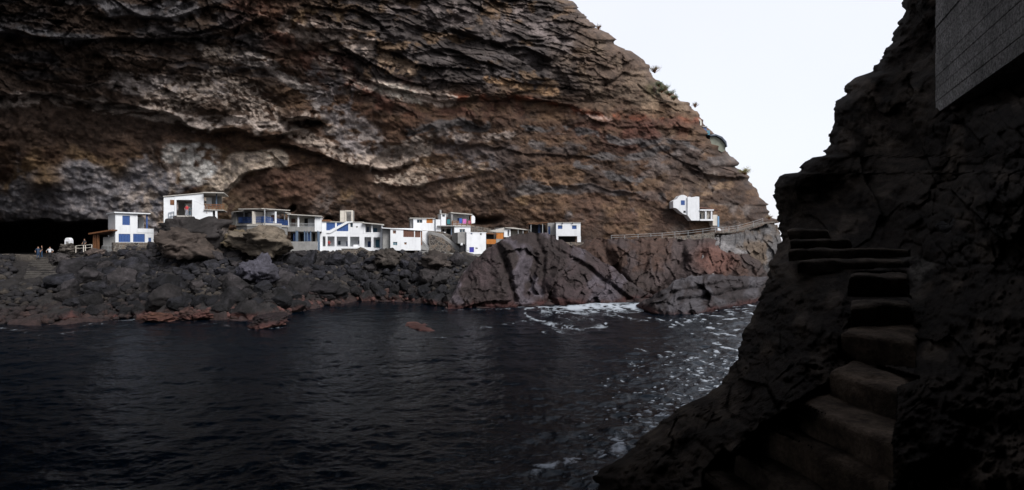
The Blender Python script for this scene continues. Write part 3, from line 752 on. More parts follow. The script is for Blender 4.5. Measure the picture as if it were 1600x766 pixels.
# ------------------------------------------------------------------ concrete building overhead, right
m_, nt, bs = new_mat('board_concrete')
geo = nt.nodes.new('ShaderNodeNewGeometry')
sep = nt.nodes.new('ShaderNodeSeparateXYZ'); nt.links.new(geo.outputs['Position'], sep.inputs[0])
n1 = noise_node(nt, 1.3, 9, .72, geo.outputs['Position']); n2 = noise_node(nt, 22, 6, .7, geo.outputs['Position'])
c_ = mixc(nt, 1.0, ramp(nt, n1.outputs[0], [(.3, (.12, .115, .112)), (.62, (.34, .325, .315))]), ramp(nt, n2.outputs[0], [(.38, .3), (.6, 1.3)]), 'MULTIPLY')
nt.links.new(c_, bs.inputs['Base Color']); bs.inputs['Roughness'].default_value = .9
bump(nt, bs, mth(nt, 'ADD', n2.outputs[0], n1.outputs[0]), 1.0, .03)
CONC = m_
conc = bpy.data.objects.new('concrete_building', None); COL.objects.link(conc)
pA, pB = np.array([8.27, 10.0]), np.array([6.77, 6.77])
t_ = (pB - pA) / np.linalg.norm(pB - pA); n_ = np.array([t_[1], -t_[0]]);  n_ = -n_ if n_[0] > 0 else n_
conc.location = (pA[0], pA[1], H + 2.56)
tag(conc, 'rough grey board-marked concrete building overhanging the near rock at top right', 'building')
V, Fc = [], []; L = 17.0
def cbox(s0, s1, o0, o1, z0, z1):
    b0 = len(V)
    for z in (z0, z1):
        for s, o in ((s0, o0), (s1, o0), (s1, o1), (s0, o1)):
            p = t_ * s + n_ * o; V.append((p[0], p[1], z))
    Fc.extend([(b0, b0 + 3, b0 + 2, b0 + 1), (b0 + 4, b0 + 5, b0 + 6, b0 + 7), (b0, b0 + 1, b0 + 5, b0 + 4), (b0 + 1, b0 + 2, b0 + 6, b0 + 5), (b0 + 2, b0 + 3, b0 + 7, b0 + 6), (b0 + 3, b0, b0 + 4, b0 + 7)])
z = 0.0; k_ = 0
rr_ = random.Random(3)
while z < 8.5:      # boards of the shuttering: courses with a small groove between
    h_ = .24
    cbox(0, L, -.3, 0 + rr_.uniform(-.008, .008), z, z + h_ - .012); z += h_
cbox(.02, L - .02, -6, -.31, .02, 8.4)
cbox(.01, L - .01, -.3, -.02, .005, 8.4)
me = np_mesh('wall', V, Fc, None, CONC, smooth=False); link('wall', me, conc)

# ------------------------------------------------------------------ unseen near cliff behind and above the camera, its overhang added to block skylight
def shell(name, path, zs, lean, seed, base):
    s = np.linspace(0, 1, 160); pts = np.array(path, float); ss = np.linspace(0, 1, len(pts))
    bx = np.interp(s, ss, pts[:, 0]); by = np.interp(s, ss, pts[:, 1])
    tx, ty = np.gradient(bx), np.gradient(by); l = np.hypot(tx, ty); nx, ny = ty / l, -tx / l
    Zs = np.linspace(zs[0], zs[1], 70)
    S, ZZ = np.meshgrid(np.arange(160), Zs)
    off = lean(s[S], (ZZ - zs[0]) / (zs[1] - zs[0]))
    ZZ = zs[0] + (ZZ - zs[0]) * (1 - .62 * sstep(.42, .62, s[S]))
    X = bx[S] + nx[S] * off; Y = by[S] + ny[S] * off
    d = 1.2 * fbm(X / 5, ZZ / 3, Y / 5, oct=5, seed=seed) + .6 * facets(S / 6, ZZ / 2, seed=seed + 1)[0]
    X = X + nx[S] * d; Y = Y + ny[S] * d
    c = np.zeros(X.shape + (3,)) + np.array(base); c = c * (1 + .5 * fbm(X / 2, ZZ / 2, oct=4, seed=seed + 2))[..., None]
    me = np_mesh(name, np.stack([X, Y, ZZ], -1).reshape(-1, 3), grid_faces(*X.shape), c.reshape(-1, 3), CLIFF)
    return tag(link(name, me), kind='structure')
# ------------------------------------------------------------------ houses
WHITE = paint('white_wall', (.72, .735, .76), .8, .13, .7); WARMW = paint('cream_wall', (.62, .58, .52), .8, .2)
GREYW = paint('grey_render_and_shade', (.26, .255, .25), .9, .3, 1.0, .2, .03); BLUE = paint('blue_paint', (.04, .09, .26), .5, .15)  # grey render, also used to paint shade on left sides of white houses
DBLUE = paint('dark_blue_paint', (.02, .045, .13), .5, .2); TEAL = paint('teal_glass', (.06, .16, .22), .3, .2)
BROWN = paint('brown_wood', (.17, .075, .035), .6, .3); RUST = paint('brown_shutter', (.13, .062, .045), .7, .25)
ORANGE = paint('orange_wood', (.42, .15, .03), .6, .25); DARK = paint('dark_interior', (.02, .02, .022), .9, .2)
BGREY = paint('blue_grey_steel', (.10, .14, .2), .5, .2); ROOFC = paint('roof_concrete', (.42, .4, .37), .9, .25)
REDP = paint('dark_red_panel', (.17, .03, .022), .7, .25); RAILM = paint('grey_rail', (.33, .34, .35), .5, .2)
GLASS, nt, bs = new_mat('window_glass'); bs.inputs['Base Color'].default_value = (.03, .05, .07, 1); bs.inputs['Roughness'].default_value = .08
m_, nt, bs = new_mat('rubble_masonry')
geo = nt.nodes.new('ShaderNodeNewGeometry')
vo = nt.nodes.new('ShaderNodeTexVoronoi'); vo.feature = 'DISTANCE_TO_EDGE'; vo.inputs['Scale'].default_value = 2.1; nt.links.new(geo.outputs['Position'], vo.inputs[0])
vc = nt.nodes.new('ShaderNodeTexVoronoi'); vc.inputs['Scale'].default_value = 2.1; nt.links.new(geo.outputs['Position'], vc.inputs[0])
se = nt.nodes.new('ShaderNodeSeparateColor'); nt.links.new(vc.outputs['Color'], se.inputs[0])
cc = mixc(nt, ramp(nt, vo.outputs[0], [(.03, 0), (.09, 1)]), (.19, .175, .155), ramp(nt, se.outputs[0], [(0, (.05, .043, .04)), (.6, (.11, .09, .075)), (1, (.17, .13, .1))]))
nt.links.new(cc, bs.inputs['Base Color']); bs.inputs['Roughness'].default_value = .9
bump(nt, bs, ramp(nt, vo.outputs[0], [(0, 0), (.15, 1)]), 1, .06)
STONE = m_

class Fac:
    """a vertical plane in the world through two points; helpers turn photograph coordinates into places on it"""
    def __init__(s, x0, Y0, x1, Y1):
        a = np.array([(x0 - CX) / F * Y0, Y0]); b = np.array([(x1 - CX) / F * Y1, Y1])
        s.a = a; s.t = (b - a) / np.linalg.norm(b - a); s.n = np.array([s.t[1], -s.t[0]])
    def s_(s, px):
        r = np.array([(px - CX) / F, 1.0])
        # a + t*u = r*Y
        M = np.array([[s.t[0], -r[0]], [s.t[1], -r[1]]])
        u, Y = np.linalg.solve(M, -s.a); return u, Y
    def pt(s, px, py): u, Y = s.s_(px); return u, H - (py - CY) / F * Y
    def w(s, u, o, z): p = s.a + s.t * u + s.n * o; return (p[0], p[1], z)
    def rect(s, x0, y0, x1, y1):
        u0, Y0 = s.s_(x0); u1, Y1 = s.s_(x1); Ym = (Y0 + Y1) / 2
        return u0, u1, H - (y1 - CY) / F * Ym, H - (y0 - CY) / F * Ym

class House:
    def __init__(s, name, label, cat, fac, group=None, y0=None):
        s.f = fac; u, Y = fac.s_(0) if False else (0, 0)
        s.root = bpy.data.objects.new(name, None); COL.objects.link(s.root)
        s.loc = np.array([fac.a[0], fac.a[1], 7.5]); s.root.location = s.loc
        tag(s.root, label, cat, group); s.cur = s.root
    def mesh(s, name, V, Fs, mat, parent=None, label=None, bevel=0):
        V = [np.array(v) - s.loc for v in V]
        me = bpy.data.meshes.new(name); me.from_pydata([tuple(v) for v in V], [], Fs); me.materials.append(mat); me.update()
        bm = bmesh.new(); bm.from_mesh(me); bmesh.ops.recalc_face_normals(bm, faces=bm.faces); bm.to_mesh(me); bm.free()
        o = link(name, me, parent or s.root)
        if label: o['label'] = label
        return o
    def prism(s, name, poly, o0, o1, mat, parent=None, label=None, px=True, fac=None):
        """poly in photograph pixels on the facade plane, thickened from offset o0 to o1 (positive is outwards)"""
        f = fac or s.f
        pts = [f.pt(*p) for p in poly] if px else poly
        n = len(pts)
        V = [f.w(u, o0, z) for u, z in pts] + [f.w(u, o1, z) for u, z in pts]
        Fs = [tuple(range(n)), tuple(range(2 * n - 1, n - 1, -1))] + [(i, (i + 1) % n, n + (i + 1) % n, n + i) for i in range(n)]
        return s.mesh(name, V, Fs, mat, parent, label)
    def box(s, name, x0, y0, x1, y1, o0, o1, mat, parent=None, label=None, fac=None):
        f = fac or s.f
        u0, u1, z0, z1 = f.rect(x0, y0, x1, y1)
        return s.prism(name, [(u0, z0), (u1, z0), (u1, z1), (u0, z1)], o0, o1, mat, parent, label, px=False, fac=f)
    def wall(s, x0, y0, x1, y1, holes=(), th=.22, depth=0, mat=None, name='wall', fac=None, parent=None, o=0.0):
        """front wall with real openings; with depth, the two side walls and the back wall too (one mesh)"""
        f = fac or s.f
        R = f.rect(x0, y0, x1, y1); hs = [f.rect(*h) for h in holes]
        xs = sorted(set([R[0], R[1]] + [min(max(v, R[0]), R[1]) for h in hs for v in h[:2]])); zs = sorted(set([R[2], R[3]] + [min(max(v, R[2]), R[3]) for h in hs for v in h[2:]]))
        def solid(i, j):
            if i < 0 or j < 0 or i >= len(xs) - 1 or j >= len(zs) - 1: return False
            cx, cz = (xs[i] + xs[i + 1]) / 2, (zs[j] + zs[j + 1]) / 2
            return not any(h[0] < cx < h[1] and h[2] < cz < h[3] for h in hs)
        V, Fs = [], []
        def q(*p):
            b = len(V); V.extend(f.w(*a) for a in p); Fs.append((b, b + 1, b + 2, b + 3))
        A, B = o, o - th
        for i in range(len(xs) - 1):
            for j in range(len(zs) - 1):
                if not solid(i, j): continue
                a, b, c, d = xs[i], xs[i + 1], zs[j], zs[j + 1]
                q((a, A, c), (b, A, c), (b, A, d), (a, A, d)); q((b, B, c), (a, B, c), (a, B, d), (b, B, d))
                if not solid(i - 1, j): q((a, B, c), (a, A, c), (a, A, d), (a, B, d))
                if not solid(i + 1, j): q((b, A, c), (b, B, c), (b, B, d), (b, A, d))
                if not solid(i, j - 1): q((a, B, c), (b, B, c), (b, A, c), (a, A, c))
                if not solid(i, j + 1): q((a, A, d), (b, A, d), (b, B, d), (a, B, d))
        def bx(a, b, p0, p1, c, d):
            q((a, p0, c), (b, p0, c), (b, p0, d), (a, p0, d)); q((b, p1, c), (a, p1, c), (a, p1, d), (b, p1, d))
            q((a, p1, c), (a, p0, c), (a, p0, d), (a, p1, d)); q((b, p0, c), (b, p1, c), (b, p1, d), (b, p0, d))
            q((a, p1, c), (b, p1, c), (b, p0, c), (a, p0, c)); q((a, p0, d), (b, p0, d), (b, p1, d), (a, p1, d))
        if depth:
            bx(R[0], R[0] + th, B - .003, o - depth, R[2], R[3]); bx(R[1] - th, R[1], B - .003, o - depth, R[2], R[3])
            bx(R[0] + th + .003, R[1] - th - .003, o - depth + th, o - depth, R[2], R[3])
            bx(R[0] + th + .003, R[1] - th - .003, B - .003, o - depth + th + .003, R[2], R[2] + .12)
        V = [np.array(v) - s.loc for v in V]
        me = bpy.data.meshes.new(name); me.from_pydata([tuple(v) for v in V], [], Fs); me.materials.append(mat or WHITE); me.update()
        return link(name, me, parent or s.root)
    def slab(s, name, x0, x1, y, th, o0, o1, mat, ymid=None, fac=None, parent=None, label=None, over=0.0):
        f = fac or s.f
        u0, Y0 = f.s_(x0); u1, Y1 = f.s_(x1); z = H - (y - CY) / F * (Y0 + Y1) / 2
        return s.prism(name, [(u0 - over, z - th), (u1 + over, z - th), (u1 + over, z), (u0 - over, z)], o0, o1, mat, parent, label, px=False, fac=f)
    def window(s, x0, y0, x1, y1, glass=GLASS, frame=None, o=-.1, fac=None, name='window'):
        f = fac or s.f
        frame = frame or WARMW
        u0, u1, z0, z1 = f.rect(x0, y0, x1, y1); g = .07
        V, Fs = [], []
        w_ = s.box
        pl = s.prism('window' if name == 'window' else name, [(u0 + .005, z0 + .005), (u1 - .005, z0 + .005), (u1 - .005, z1 - .005), (u0 + .005, z1 - .005)], o - .06, o - .12, frame, px=False, fac=f)
        s.prism('pane', [(u0 + g, z0 + g), (u1 - g, z0 + g), (u1 - g, z1 - g), (u0 + g, z1 - g)], o - .035, o - .058, glass, parent=pl, px=False, fac=f)
        m = (u0 + u1) / 2
        if u1 - u0 > .7: s.prism('frame', [(m - .03, z0 + g), (m + .03, z0 + g), (m + .03, z1 - g), (m - .03, z1 - g)], o - .01, o - .034, frame, parent=pl, px=False, fac=f)
        return pl
    def shutter(s, x0, y0, x1, y1, mat=BLUE, o=-.06, fac=None, name='shutter', n=0):
        """boarded shutter or garage door: vertical boards"""
        f = fac or s.f
        u0, u1, z0, z1 = f.rect(x0, y0, x1, y1); u0 += .01; u1 -= .01; z0 += .01; z1 -= .01
        n = n or max(2, int((u1 - u0) / .28)); V, Fs = [], []
        for i in range(n):
            a = u0 + (u1 - u0) * i / n; b = u0 + (u1 - u0) * (i + 1) / n - .02
            k = len(V); oo = o + (.012 if i % 2 else 0)
            V += [f.w(a, oo, z0), f.w(b, oo, z0), f.w(b, oo, z1), f.w(a, oo, z1), f.w(a, o - .06, z0), f.w(b, o - .06, z0), f.w(b, o - .06, z1), f.w(a, o - .06, z1)]
            Fs += [(k, k + 1, k + 2, k + 3), (k + 1, k + 5, k + 6, k + 2), (k + 5, k + 4, k + 7, k + 6), (k + 4, k, k + 3, k + 7), (k + 3, k + 2, k + 6, k + 7), (k + 4, k + 5, k + 1, k)]
        return s.mesh(name, V, Fs, mat)
    def post(s, name, x, y0, y1, o, wd, mat, fac=None, label=None):
        f = fac or s.f
        u, Y = f.s_(x); z0 = H - (y1 - CY) / F * Y; z1 = H - (y0 - CY) / F * Y
        return s.prism(name, [(u - wd / 2, z0), (u + wd / 2, z0), (u + wd / 2, z1), (u - wd / 2, z1)], o, o - wd, mat, px=False, fac=f, label=label)
    def railing(s, x0, y0, x1, y1, xb=None, o=.0, mat=RAILM, n=None, fac=None, bars=True, th=.04, rails=2, name='railing'):
        """y0/y1: top and foot at the left end; xb=(ytop,yfoot) at the right end"""
        f = fac or s.f
        u0, za = f.pt(x0, y0); _, zb = f.pt(x0, y1); u1, zc = f.pt(x1, xb[0] if xb else y0); _, zd = f.pt(x1, xb[1] if xb else y1)
        V, Fs = [], []
        def bar(p, q, w_):
            # p, q in (u, z)
            d = np.array(q) - np.array(p); l = np.linalg.norm(d) + 1e-9; nn = np.array([-d[1], d[0]]) / l * w_ / 2
            k = len(V)
            for oo in (o + w_ / 2, o - w_ / 2):
                for c_ in (np.array(p) + nn, np.array(q) + nn, np.array(q) - nn, np.array(p) - nn): V.append(f.w(c_[0], oo, c_[1]))
            Fs.extend([(k, k + 1, k + 2, k + 3), (k + 7, k + 6, k + 5, k + 4), (k, k + 4, k + 5, k + 1), (k + 1, k + 5, k + 6, k + 2), (k + 2, k + 6, k + 7, k + 3), (k + 3, k + 7, k + 4, k)])
        for i in range(rails):
            k = i / max(1, rails - 1) * (.85 if bars else .7)
            bar((u0, za + (zb - za) * k), (u1, zc + (zd - zc) * k), th * 1.3)
        n = n or max(2, int(abs(u1 - u0) / (.16 if bars else 1.2)))
        for i in range(n + 1):
            k = i / n
            bar((u0 + (u1 - u0) * k, zb + (zd - zb) * k), (u0 + (u1 - u0) * k, za + (zc - za) * k), th * (.8 if bars else 1))
        return s.mesh(name, V, Fs, mat)

# 1 -- two-storey white house with blue shutters, far left ------------------------------------
h = House('white_house', 'two-storey white house with two blue garage doors, leftmost of the houses', 'house', Fac(180.3, 75, 240.2, 78.5))
h.wall(180.3, 364.2, 240.2, 379, [(185.4, 365.6, 203.6, 378.4), (208, 365.6, 226.4, 378.4), (231.8, 371.5, 236.2, 378.6)], depth=5)
h.wall(180.3, 333.3, 215, 364.0, [(191.2, 337.2, 203.1, 351.8)], depth=5, name='wall')
h.wall(215.1, 357.4, 240.2, 364.0, name='parapet')
h.box('balcony_floor', 215.2, 362.5, 240, 364, -.25, -5, ROOFC)
h.box('wall', 215.2, 338.2, 232, 362.3, -2.6, -2.8, WHITE)
h.box('wall', 239.0, 357.6, 240.2, 362.4, -.24, -3, WHITE)
h.box('door', 219, 343, 223, 362, -2.52, -2.59, DBLUE); h.window(215.6, 345.5, 218, 353.5, o=-2.45)
h.slab('roof', 179, 233, 332.3, .16, .35, -5.2, WHITE, over=.1)
h.post('post', 230, 335, 357.4, -.1, .18, BLUE)
h.shutter(191.2, 337.2, 203.1, 351.8); h.shutter(185.4, 365.6, 203.6, 378.4, name='garage_door'); h.shutter(208, 365.6, 226.4, 378.4, name='garage_door'); h.shutter(231.8, 371.5, 236.2, 378.6, name='door')
h.box('stone_base', 176.5, 379.1, 241, 393, .3, -5.2, STONE)
# wooden shed beside it
h = House('wooden_shed', 'open brown timber shed with a sloping roof leaning against the leftmost white house', 'shed', Fac(144, 75.5, 179, 74.8))
h.prism('roof', [(144, 364.5), (179.5, 358.8), (179.5, 361), (144, 366.8)], .6, -3.4, BROWN)
for x, y in ((147, 367), (149.6, 366.5), (153.4, 366)): h.post('post', x, y, 392, .1, .22, BROWN)
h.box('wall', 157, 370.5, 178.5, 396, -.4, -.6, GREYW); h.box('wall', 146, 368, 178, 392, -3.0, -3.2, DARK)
h.railing(157.5, 384, 176, 394, o=-.2, bars=False, n=2, mat=RAILM)

# 2 -- white house with open porch on the rock -------------------------------------------------
f2 = Fac(255.7, 75, 332.3, 77.5)
h = House('white_house', 'angular white house on the dark rock with a red-shirted person in its open porch', 'house', f2)
h.prism('wall', [(255.7, 356.2), (262.5, 356.2), (272.2, 344.5), (272.2, 307.6), (255.7, 308.2)], 0, -.25, WHITE)
h.prism('wall', [(272.5, 312.4), (300.2, 312.4), (318.2, 302.4), (272.5, 306.9)], 0, -.25, WHITE)
h.prism('wall', [(300.3, 312.3), (318.2, 320.6), (318.2, 302.5)], 0, -.25, WHITE)
h.prism('wall', [(304.6, 341.2), (332.3, 348.3), (332.3, 328.6), (318.2, 320.8), (304.6, 314.6)], .02, -.25, WHITE)
h.box('wall', 255.8, 307.6, 256.8, 356, -.26, -6, WHITE)
h.box('wall', 331.3, 329, 332.2, 348, -.26, -5, WHITE)
h.box('wall', 272, 308, 284, 337, -3.1, -3.3, GREYW); h.box('wall', 284.2, 316, 304, 337, -2.4, -2.6, WHITE)
h.box('floor', 263, 336.9, 331.0, 339, -.26, -6, ROOFC)
h.box('ceiling', 273, 310.8, 317, 312.2, -.26, -5.9, WHITE)
h.box('pillar', 272.6, 312.5, 275.6, 337, .05, -.25, WHITE); h.box('pillar', 300.3, 312.5, 304.5, 340, .05, -.25, WHITE)
h.box('shutter', 266, 312.5, 272.3, 320.2, .06, .003, BROWN)
h.prism('roof', [(255, 307.9), (318.4, 302.2), (318.4, 300.9), (255, 306.6)], .15, -6, ROOFC)
h.prism('canopy_roof', [(318.5, 300.9), (351, 301.6), (351, 303.0), (318.5, 302.4)], .9, -5.5, ROOFC)
h.box('wall', 319, 307, 327.5, 320, -2.0, -2.2, WHITE); h.box('wall', 319, 303.2, 341, 321, -4.5, -4.7, GREYW)
h.box('balcony_floor', 318.6, 327.8, 350, 329, .3, -4.5, ROOFC)
h.post('post', 338, 303, 327.8, -.2, .16, BGREY)
h.box('pillar', 336.5, 329.1, 339.8, 348, .2, -.2, WHITE); h.box('door', 332.5, 330, 335.8, 347.5, -1.2, -1.3, DARK)
h.railing(321, 320, 350.2, 327.8, o=.25, bars=False, rails=3, mat=BROWN, th=.09, n=5)
h.window(322, 327.2, 324.4, 333.2, glass=BLUE, o=.15)
h.railing(263.5, 333, 271.8, 342, xb=(331, 340), o=.15, bars=False, rails=2, n=2, mat=BGREY, th=.05)
h.post('downpipe', 304, 339, 350.5, .12, .1, WHITE)

# 3 -- long veranda house with blue rail --------------------------------------------------------
fa, fb = Fac(368.8, 83, 412.7, 79), Fac(412.7, 79, 450, 85)
h = House('veranda_house', 'long low pale house with a blue balcony railing, above the tan boulder', 'house', fa)
for f, x0, x1, yt, yb in ((fa, 368.8, 412.7, 329.5, 349), (fb, 412.7, 449.5, 330.5, 351)):
    doors = [(389, 334.5, 397.6, 348.6), (404.8, 335, 411, 345)] if f is fa else [(424.9, 339, 430, 350.6), (438, 337.8, 444, 350.6)]
    h.wall(x0 + .3, yt + 1.5, x1 - .3, yb, doors, fac=f, o=-1.9, mat=WARMW if f is fb else WHITE, name='wall')
    for i, d in enumerate(doors): h.box('door', *d, -2.02, -2.1, (RUST if (f is fa and i) else DBLUE), fac=f)
    h.slab('deck', x0, x1, yb + .5, .3, .15, -3.0, ROOFC, fac=f)
    h.box('stone_base', x0 + .5, yb + 2.6, x1 - .3, yb + 16, .0, -3.0, GREYW, fac=f)
h.prism('roof', [(366, 331), (412.7, 325.6), (412.7, 326.9), (366, 332.3)], .4, -4.5, ROOFC, fac=fa)
h.prism('roof', [(412.7, 325.6), (451, 333.0), (451, 334.4), (412.7, 326.9)], .4, -4.5, ROOFC, fac=fb)
h.box('wall', 361.5, 331.5, 368.7, 351.5, .0, -3, GREYW, fac=fa)  # left end coloured grey for the side turned from the light
for f, x, y in ((fa, 381, 330.8), (fa, 412.9, 327.0), (fb, 430.5, 330.2), (fb, 445, 333)): h.post('post', x, y, 350, .0, .13, RAILM, fac=f)
h.railing(373.5, 340, 412.6, 349, xb=(338.5, 348.2), o=.08, mat=BLUE, fac=fa, th=.05, rails=3)
h.railing(412.8, 338.5, 449.4, 348.2, xb=(345, 352.6), o=.08, mat=BLUE, fac=fb, th=.05, rails=3)
h.box('panel', 373.6, 341, 378, 348.5, -.1, -.14, BLUE, fac=fa); h.prism('panel', [(438.5, 343.2), (449.3, 345.6), (449.3, 352.2), (438.5, 350.6)], -.02, -.05, BLUE, fac=fb)

# 4 -- grey two-level house ---------------------------------------------------------------------
h = House('grey_house', 'grey two-level house with blue posts above a tall grey stone base', 'house', Fac(449.8, 87, 502, 88.5))
h.box('wall', 451, 336.5, 491.5, 355, -2.2, -2.4, WARMW)
h.box('door', 452.8, 341, 459, 354.6, -2.1, -2.19, RUST); h.box('door', 473.6, 340.5, 479, 354.6, -2.1, -2.19, DARK); h.box('wall', 479.6, 341, 491, 354.6, -2.0, -2.18, WHITE)
h.box('wall', 491.8, 338.6, 502, 361.8, 0, -4, WHITE); h.box('wall', 449.8, 336, 451, 354.8, 0, -4, WHITE)
h.box('floor', 449.8, 354.9, 491.7, 361.9, 0, -3.9, GREYW)
h.prism('roof', [(449, 334.4), (503, 337.6), (503, 339), (449, 335.8)], .5, -4.5, ROOFC)
h.post('pillar', 466.2, 335.8, 354.9, -.02, .26, WHITE)
h.railing(451.2, 348.6, 491.4, 354.9, o=-.12, mat=RAILM, th=.04, xb=(349.8, 354.9))
h.box('wall', 451, 362, 498, 378, -2.6, -2.8, WARMW)
for x in (462.8, 464.8, 476, 480.2, 485.3, 496.5): h.post('post', x, 360.5, 377.4, .0, .2, BGREY)
h.shutter(457.5, 364, 462, 377.2, DBLUE, o=-.5); h.shutter(477, 364, 480, 377.2, BLUE, o=-.5); h.shutter(481, 364, 484.6, 377.2, BLUE, o=-.5)
for x0, x1 in ((452, 457), (466.6, 475.4), (486.4, 490.5)): h.box('door', x0, 364, x1, 377.2, -2.5, -2.59, DARK)
h.box('stone_base', 452.6, 377.5, 495.8, 402, 0, -4, GREYW)
h.box('wall', 496, 377.5, 499.4, 394, .0, -3.5, WHITE)
h.post('post', 498.3, 362.5, 393, .1, .3, BGREY)

# 5 -- large white house ------------------------------------------------------------------------
h = House('white_house', 'large two-storey white house with bright blue upper panels and a stepped diagonal parapet', 'house', Fac(499.6, 90, 597.5, 92.5))
low = [(504, 369.6, 508.6, 385.2), (511.8, 369.6, 522.8, 385.2), (526, 369.8, 543.4, 385.2), (547, 370, 561.6, 385.4), (569.4, 370.6, 579.8, 386.6), (583.7, 371, 594.2, 387.6)]
h.wall(499.6, 365.3, 597.5, 393, low, depth=6)
h.wall(502, 346.6, 567.3, 365.2, [(509.8, 346.6, 523.6, 360.2), (526.2, 347.6, 544.2, 361.4), (547, 348.4, 551.4, 355.4), (556, 353.6, 559, 356)], depth=5.5)
h.shutter(509.8, 346.4, 523.6, 360.2, BLUE, o=-.08, name='panel', n=6); h.shutter(526.2, 347.6, 544.2, 361.4, BLUE, o=-.08, name='panel', n=8)
h.window(547, 348.4, 551.4, 355.4); h.window(556, 353.6, 559, 356)
h.slab('roof', 502, 568.5, 346.4, .15, .1, -5.6, ROOFC)
h.slab('lintel', 501, 516, 343.4, .3, .2, -3.5, BROWN); 
pts = [(510.5, 364.4)]; N_ = 13
for i in range(N_):
    x = 511.5 + (542.8 - 511.5) * i / N_; x2 = 511.5 + (542.8 - 511.5) * (i + 1) / N_; y = 362.6 - (362.6 - 346.2) * (i + 1) / N_
    pts += [(x, y), (x2, y)]
pts += [(551, 346.2), (551, 348.0), (544.6, 348.4), (516, 364.6)]
h.prism('stair_parapet', pts[::-1], .16, .003, WHITE)
h.box('wall', 567.6, 350.9, 571, 365.2, 0, -5, WHITE); h.box('wall', 595.5, 351.5, 597.5, 365.2, 0, -5, WHITE); h.box('parapet', 571.2, 363.2, 595.4, 365.2, 0, -.2, WHITE)
h.box('wall', 571.2, 351, 595.4, 365, -2.2, -2.4, WHITE); h.post('pillar', 581.2, 350.6, 363.2, -.02, .25, WHITE)
h.box('floor', 571.2, 364.5, 595.4, 365.3, -.22, -2.3, ROOFC)
h.window(582.5, 356, 589, 362.6, glass=TEAL, frame=BLUE, o=-1.95); h.box('door', 573, 354, 575.4, 364.4, -2.05, -2.19, BLUE)
h.prism('roof', [(566.5, 347.7), (600, 350.6), (600, 352.0), (566.5, 349.2)], .7, -5, ROOFC)
for x0, y0, x1, y1, mt in ((505, 373, 508, 385, GREYW), (526.5, 376.5, 530.5, 382.6, GLASS), (540, 377, 542.6, 385, DBLUE), (559, 376, 561, 381, DBLUE), (574, 377, 579.5, 386.5, DBLUE), (586.5, 374.5, 592.6, 387, TEAL)):
    h.box('door' if y1 > 384 else 'window', x0, y0, x1, y1, -1.9, -2.0, mt)
h.box('wall', 500.8, 368, 596.6, 388, -2.02, -2.2, WHITE)
h.box('parapet', 552, 382.5, 561.5, 386, -.25, -.4, WHITE)
# white frame and block on the ledge above
h = House('doorway_ruin', 'pale square doorway frame on the ledge above the large white house', 'ruin', Fac(531, 95, 550.6, 95))
h.box('wall', 531.4, 329.2, 538, 347.5, 0, -1.2, WARMW)
h.wall(538.6, 328.8, 550.6, 348, [(540.4, 330.6, 548.8, 349)], th=.4, mat=WARMW, name='frame'); h.box('wall', 538.8, 329.2, 550.4, 348, -1.0, -1.2, GREYW)
# stone pier
h = House('stone_pier', 'square rubble stone pier among the boulders below the large white house', 'pier', Fac(533.5, 88.5, 558, 88.9))
h.box('wall', 533.5, 389.5, 558, 406, 0, -1.6, STONE); h.box('coping', 533.2, 388.4, 558.4, 389.4, .08, -1.7, GREYW)

# 6 -- white house with brown shutters -----------------------------------------------------------
h = House('white_house', 'low white house with brown boarded shutters, beside the large white house', 'house', Fac(610, 90.5, 657.6, 92))
hol = [(613.7, 360, 618.8, 365.4), (630.2, 359.4, 647, 370.6), (648.4, 361, 656.9, 371), (614, 378.2, 620.7, 383.6), (631.5, 378.8, 635.4, 382.4)]
h.wall(610, 356.8, 657.6, 391.5, hol, depth=6)
h.box('wall', 598.4, 357, 609.9, 392.5, -.9, -5.5, GREYW)  # shade of the left side is put into this grey
h.shutter(630.2, 359.4, 647, 370.6, RUST); h.shutter(648.4, 361, 656.9, 371, RUST); h.window(613.7, 360, 618.8, 365.4, glass=RUST); h.window(614, 378.2, 620.7, 383.6, glass=TEAL); h.window(631.5, 378.8, 635.4, 382.4, glass=BROWN)
h.prism('roof', [(596.5, 355.6), (660, 359.6), (660, 360.8), (596.5, 356.8)], .15, -6, WHITE)
h.post('post', 658.4, 361, 383, -.05, .3, BROWN)
h.wall(659.6, 360.6, 670, 386.6, depth=4, o=-1.5)
h.prism('stair', [(657.8, 373), (669.6, 386), (669.6, 392), (657.8, 390)], -.1, -1.3, GREYW)
h.railing(659, 372, 670, 379, xb=(385, 392), o=-.05, bars=False, n=3)

# 7 -- upper small white house --------------------------------------------------------------------
h = House('white_house', 'small upper white house with one dark window and an orange shutter, above the brown-shuttered house', 'house', Fac(646, 95.5, 679, 96.5))
h.wall(646, 340.8, 679, 364, [(651.3, 343.2, 659.8, 348.6), (666.3, 340.9, 676.2, 348.8)], depth=5)
h.window(651.3, 343.2, 659.8, 348.6); h.shutter(666.3, 341.2, 676.2, 348.8, ORANGE)
h.box('wall', 641.6, 341, 645.9, 358.5, -.6, -4, GREYW); h.slab('roof', 640.5, 680, 340.6, .14, .2, -5, ROOFC)  # grey left wall paints the unlit side
h.post('downpipe', 679.6, 340.5, 361, .02, .16, BGREY)

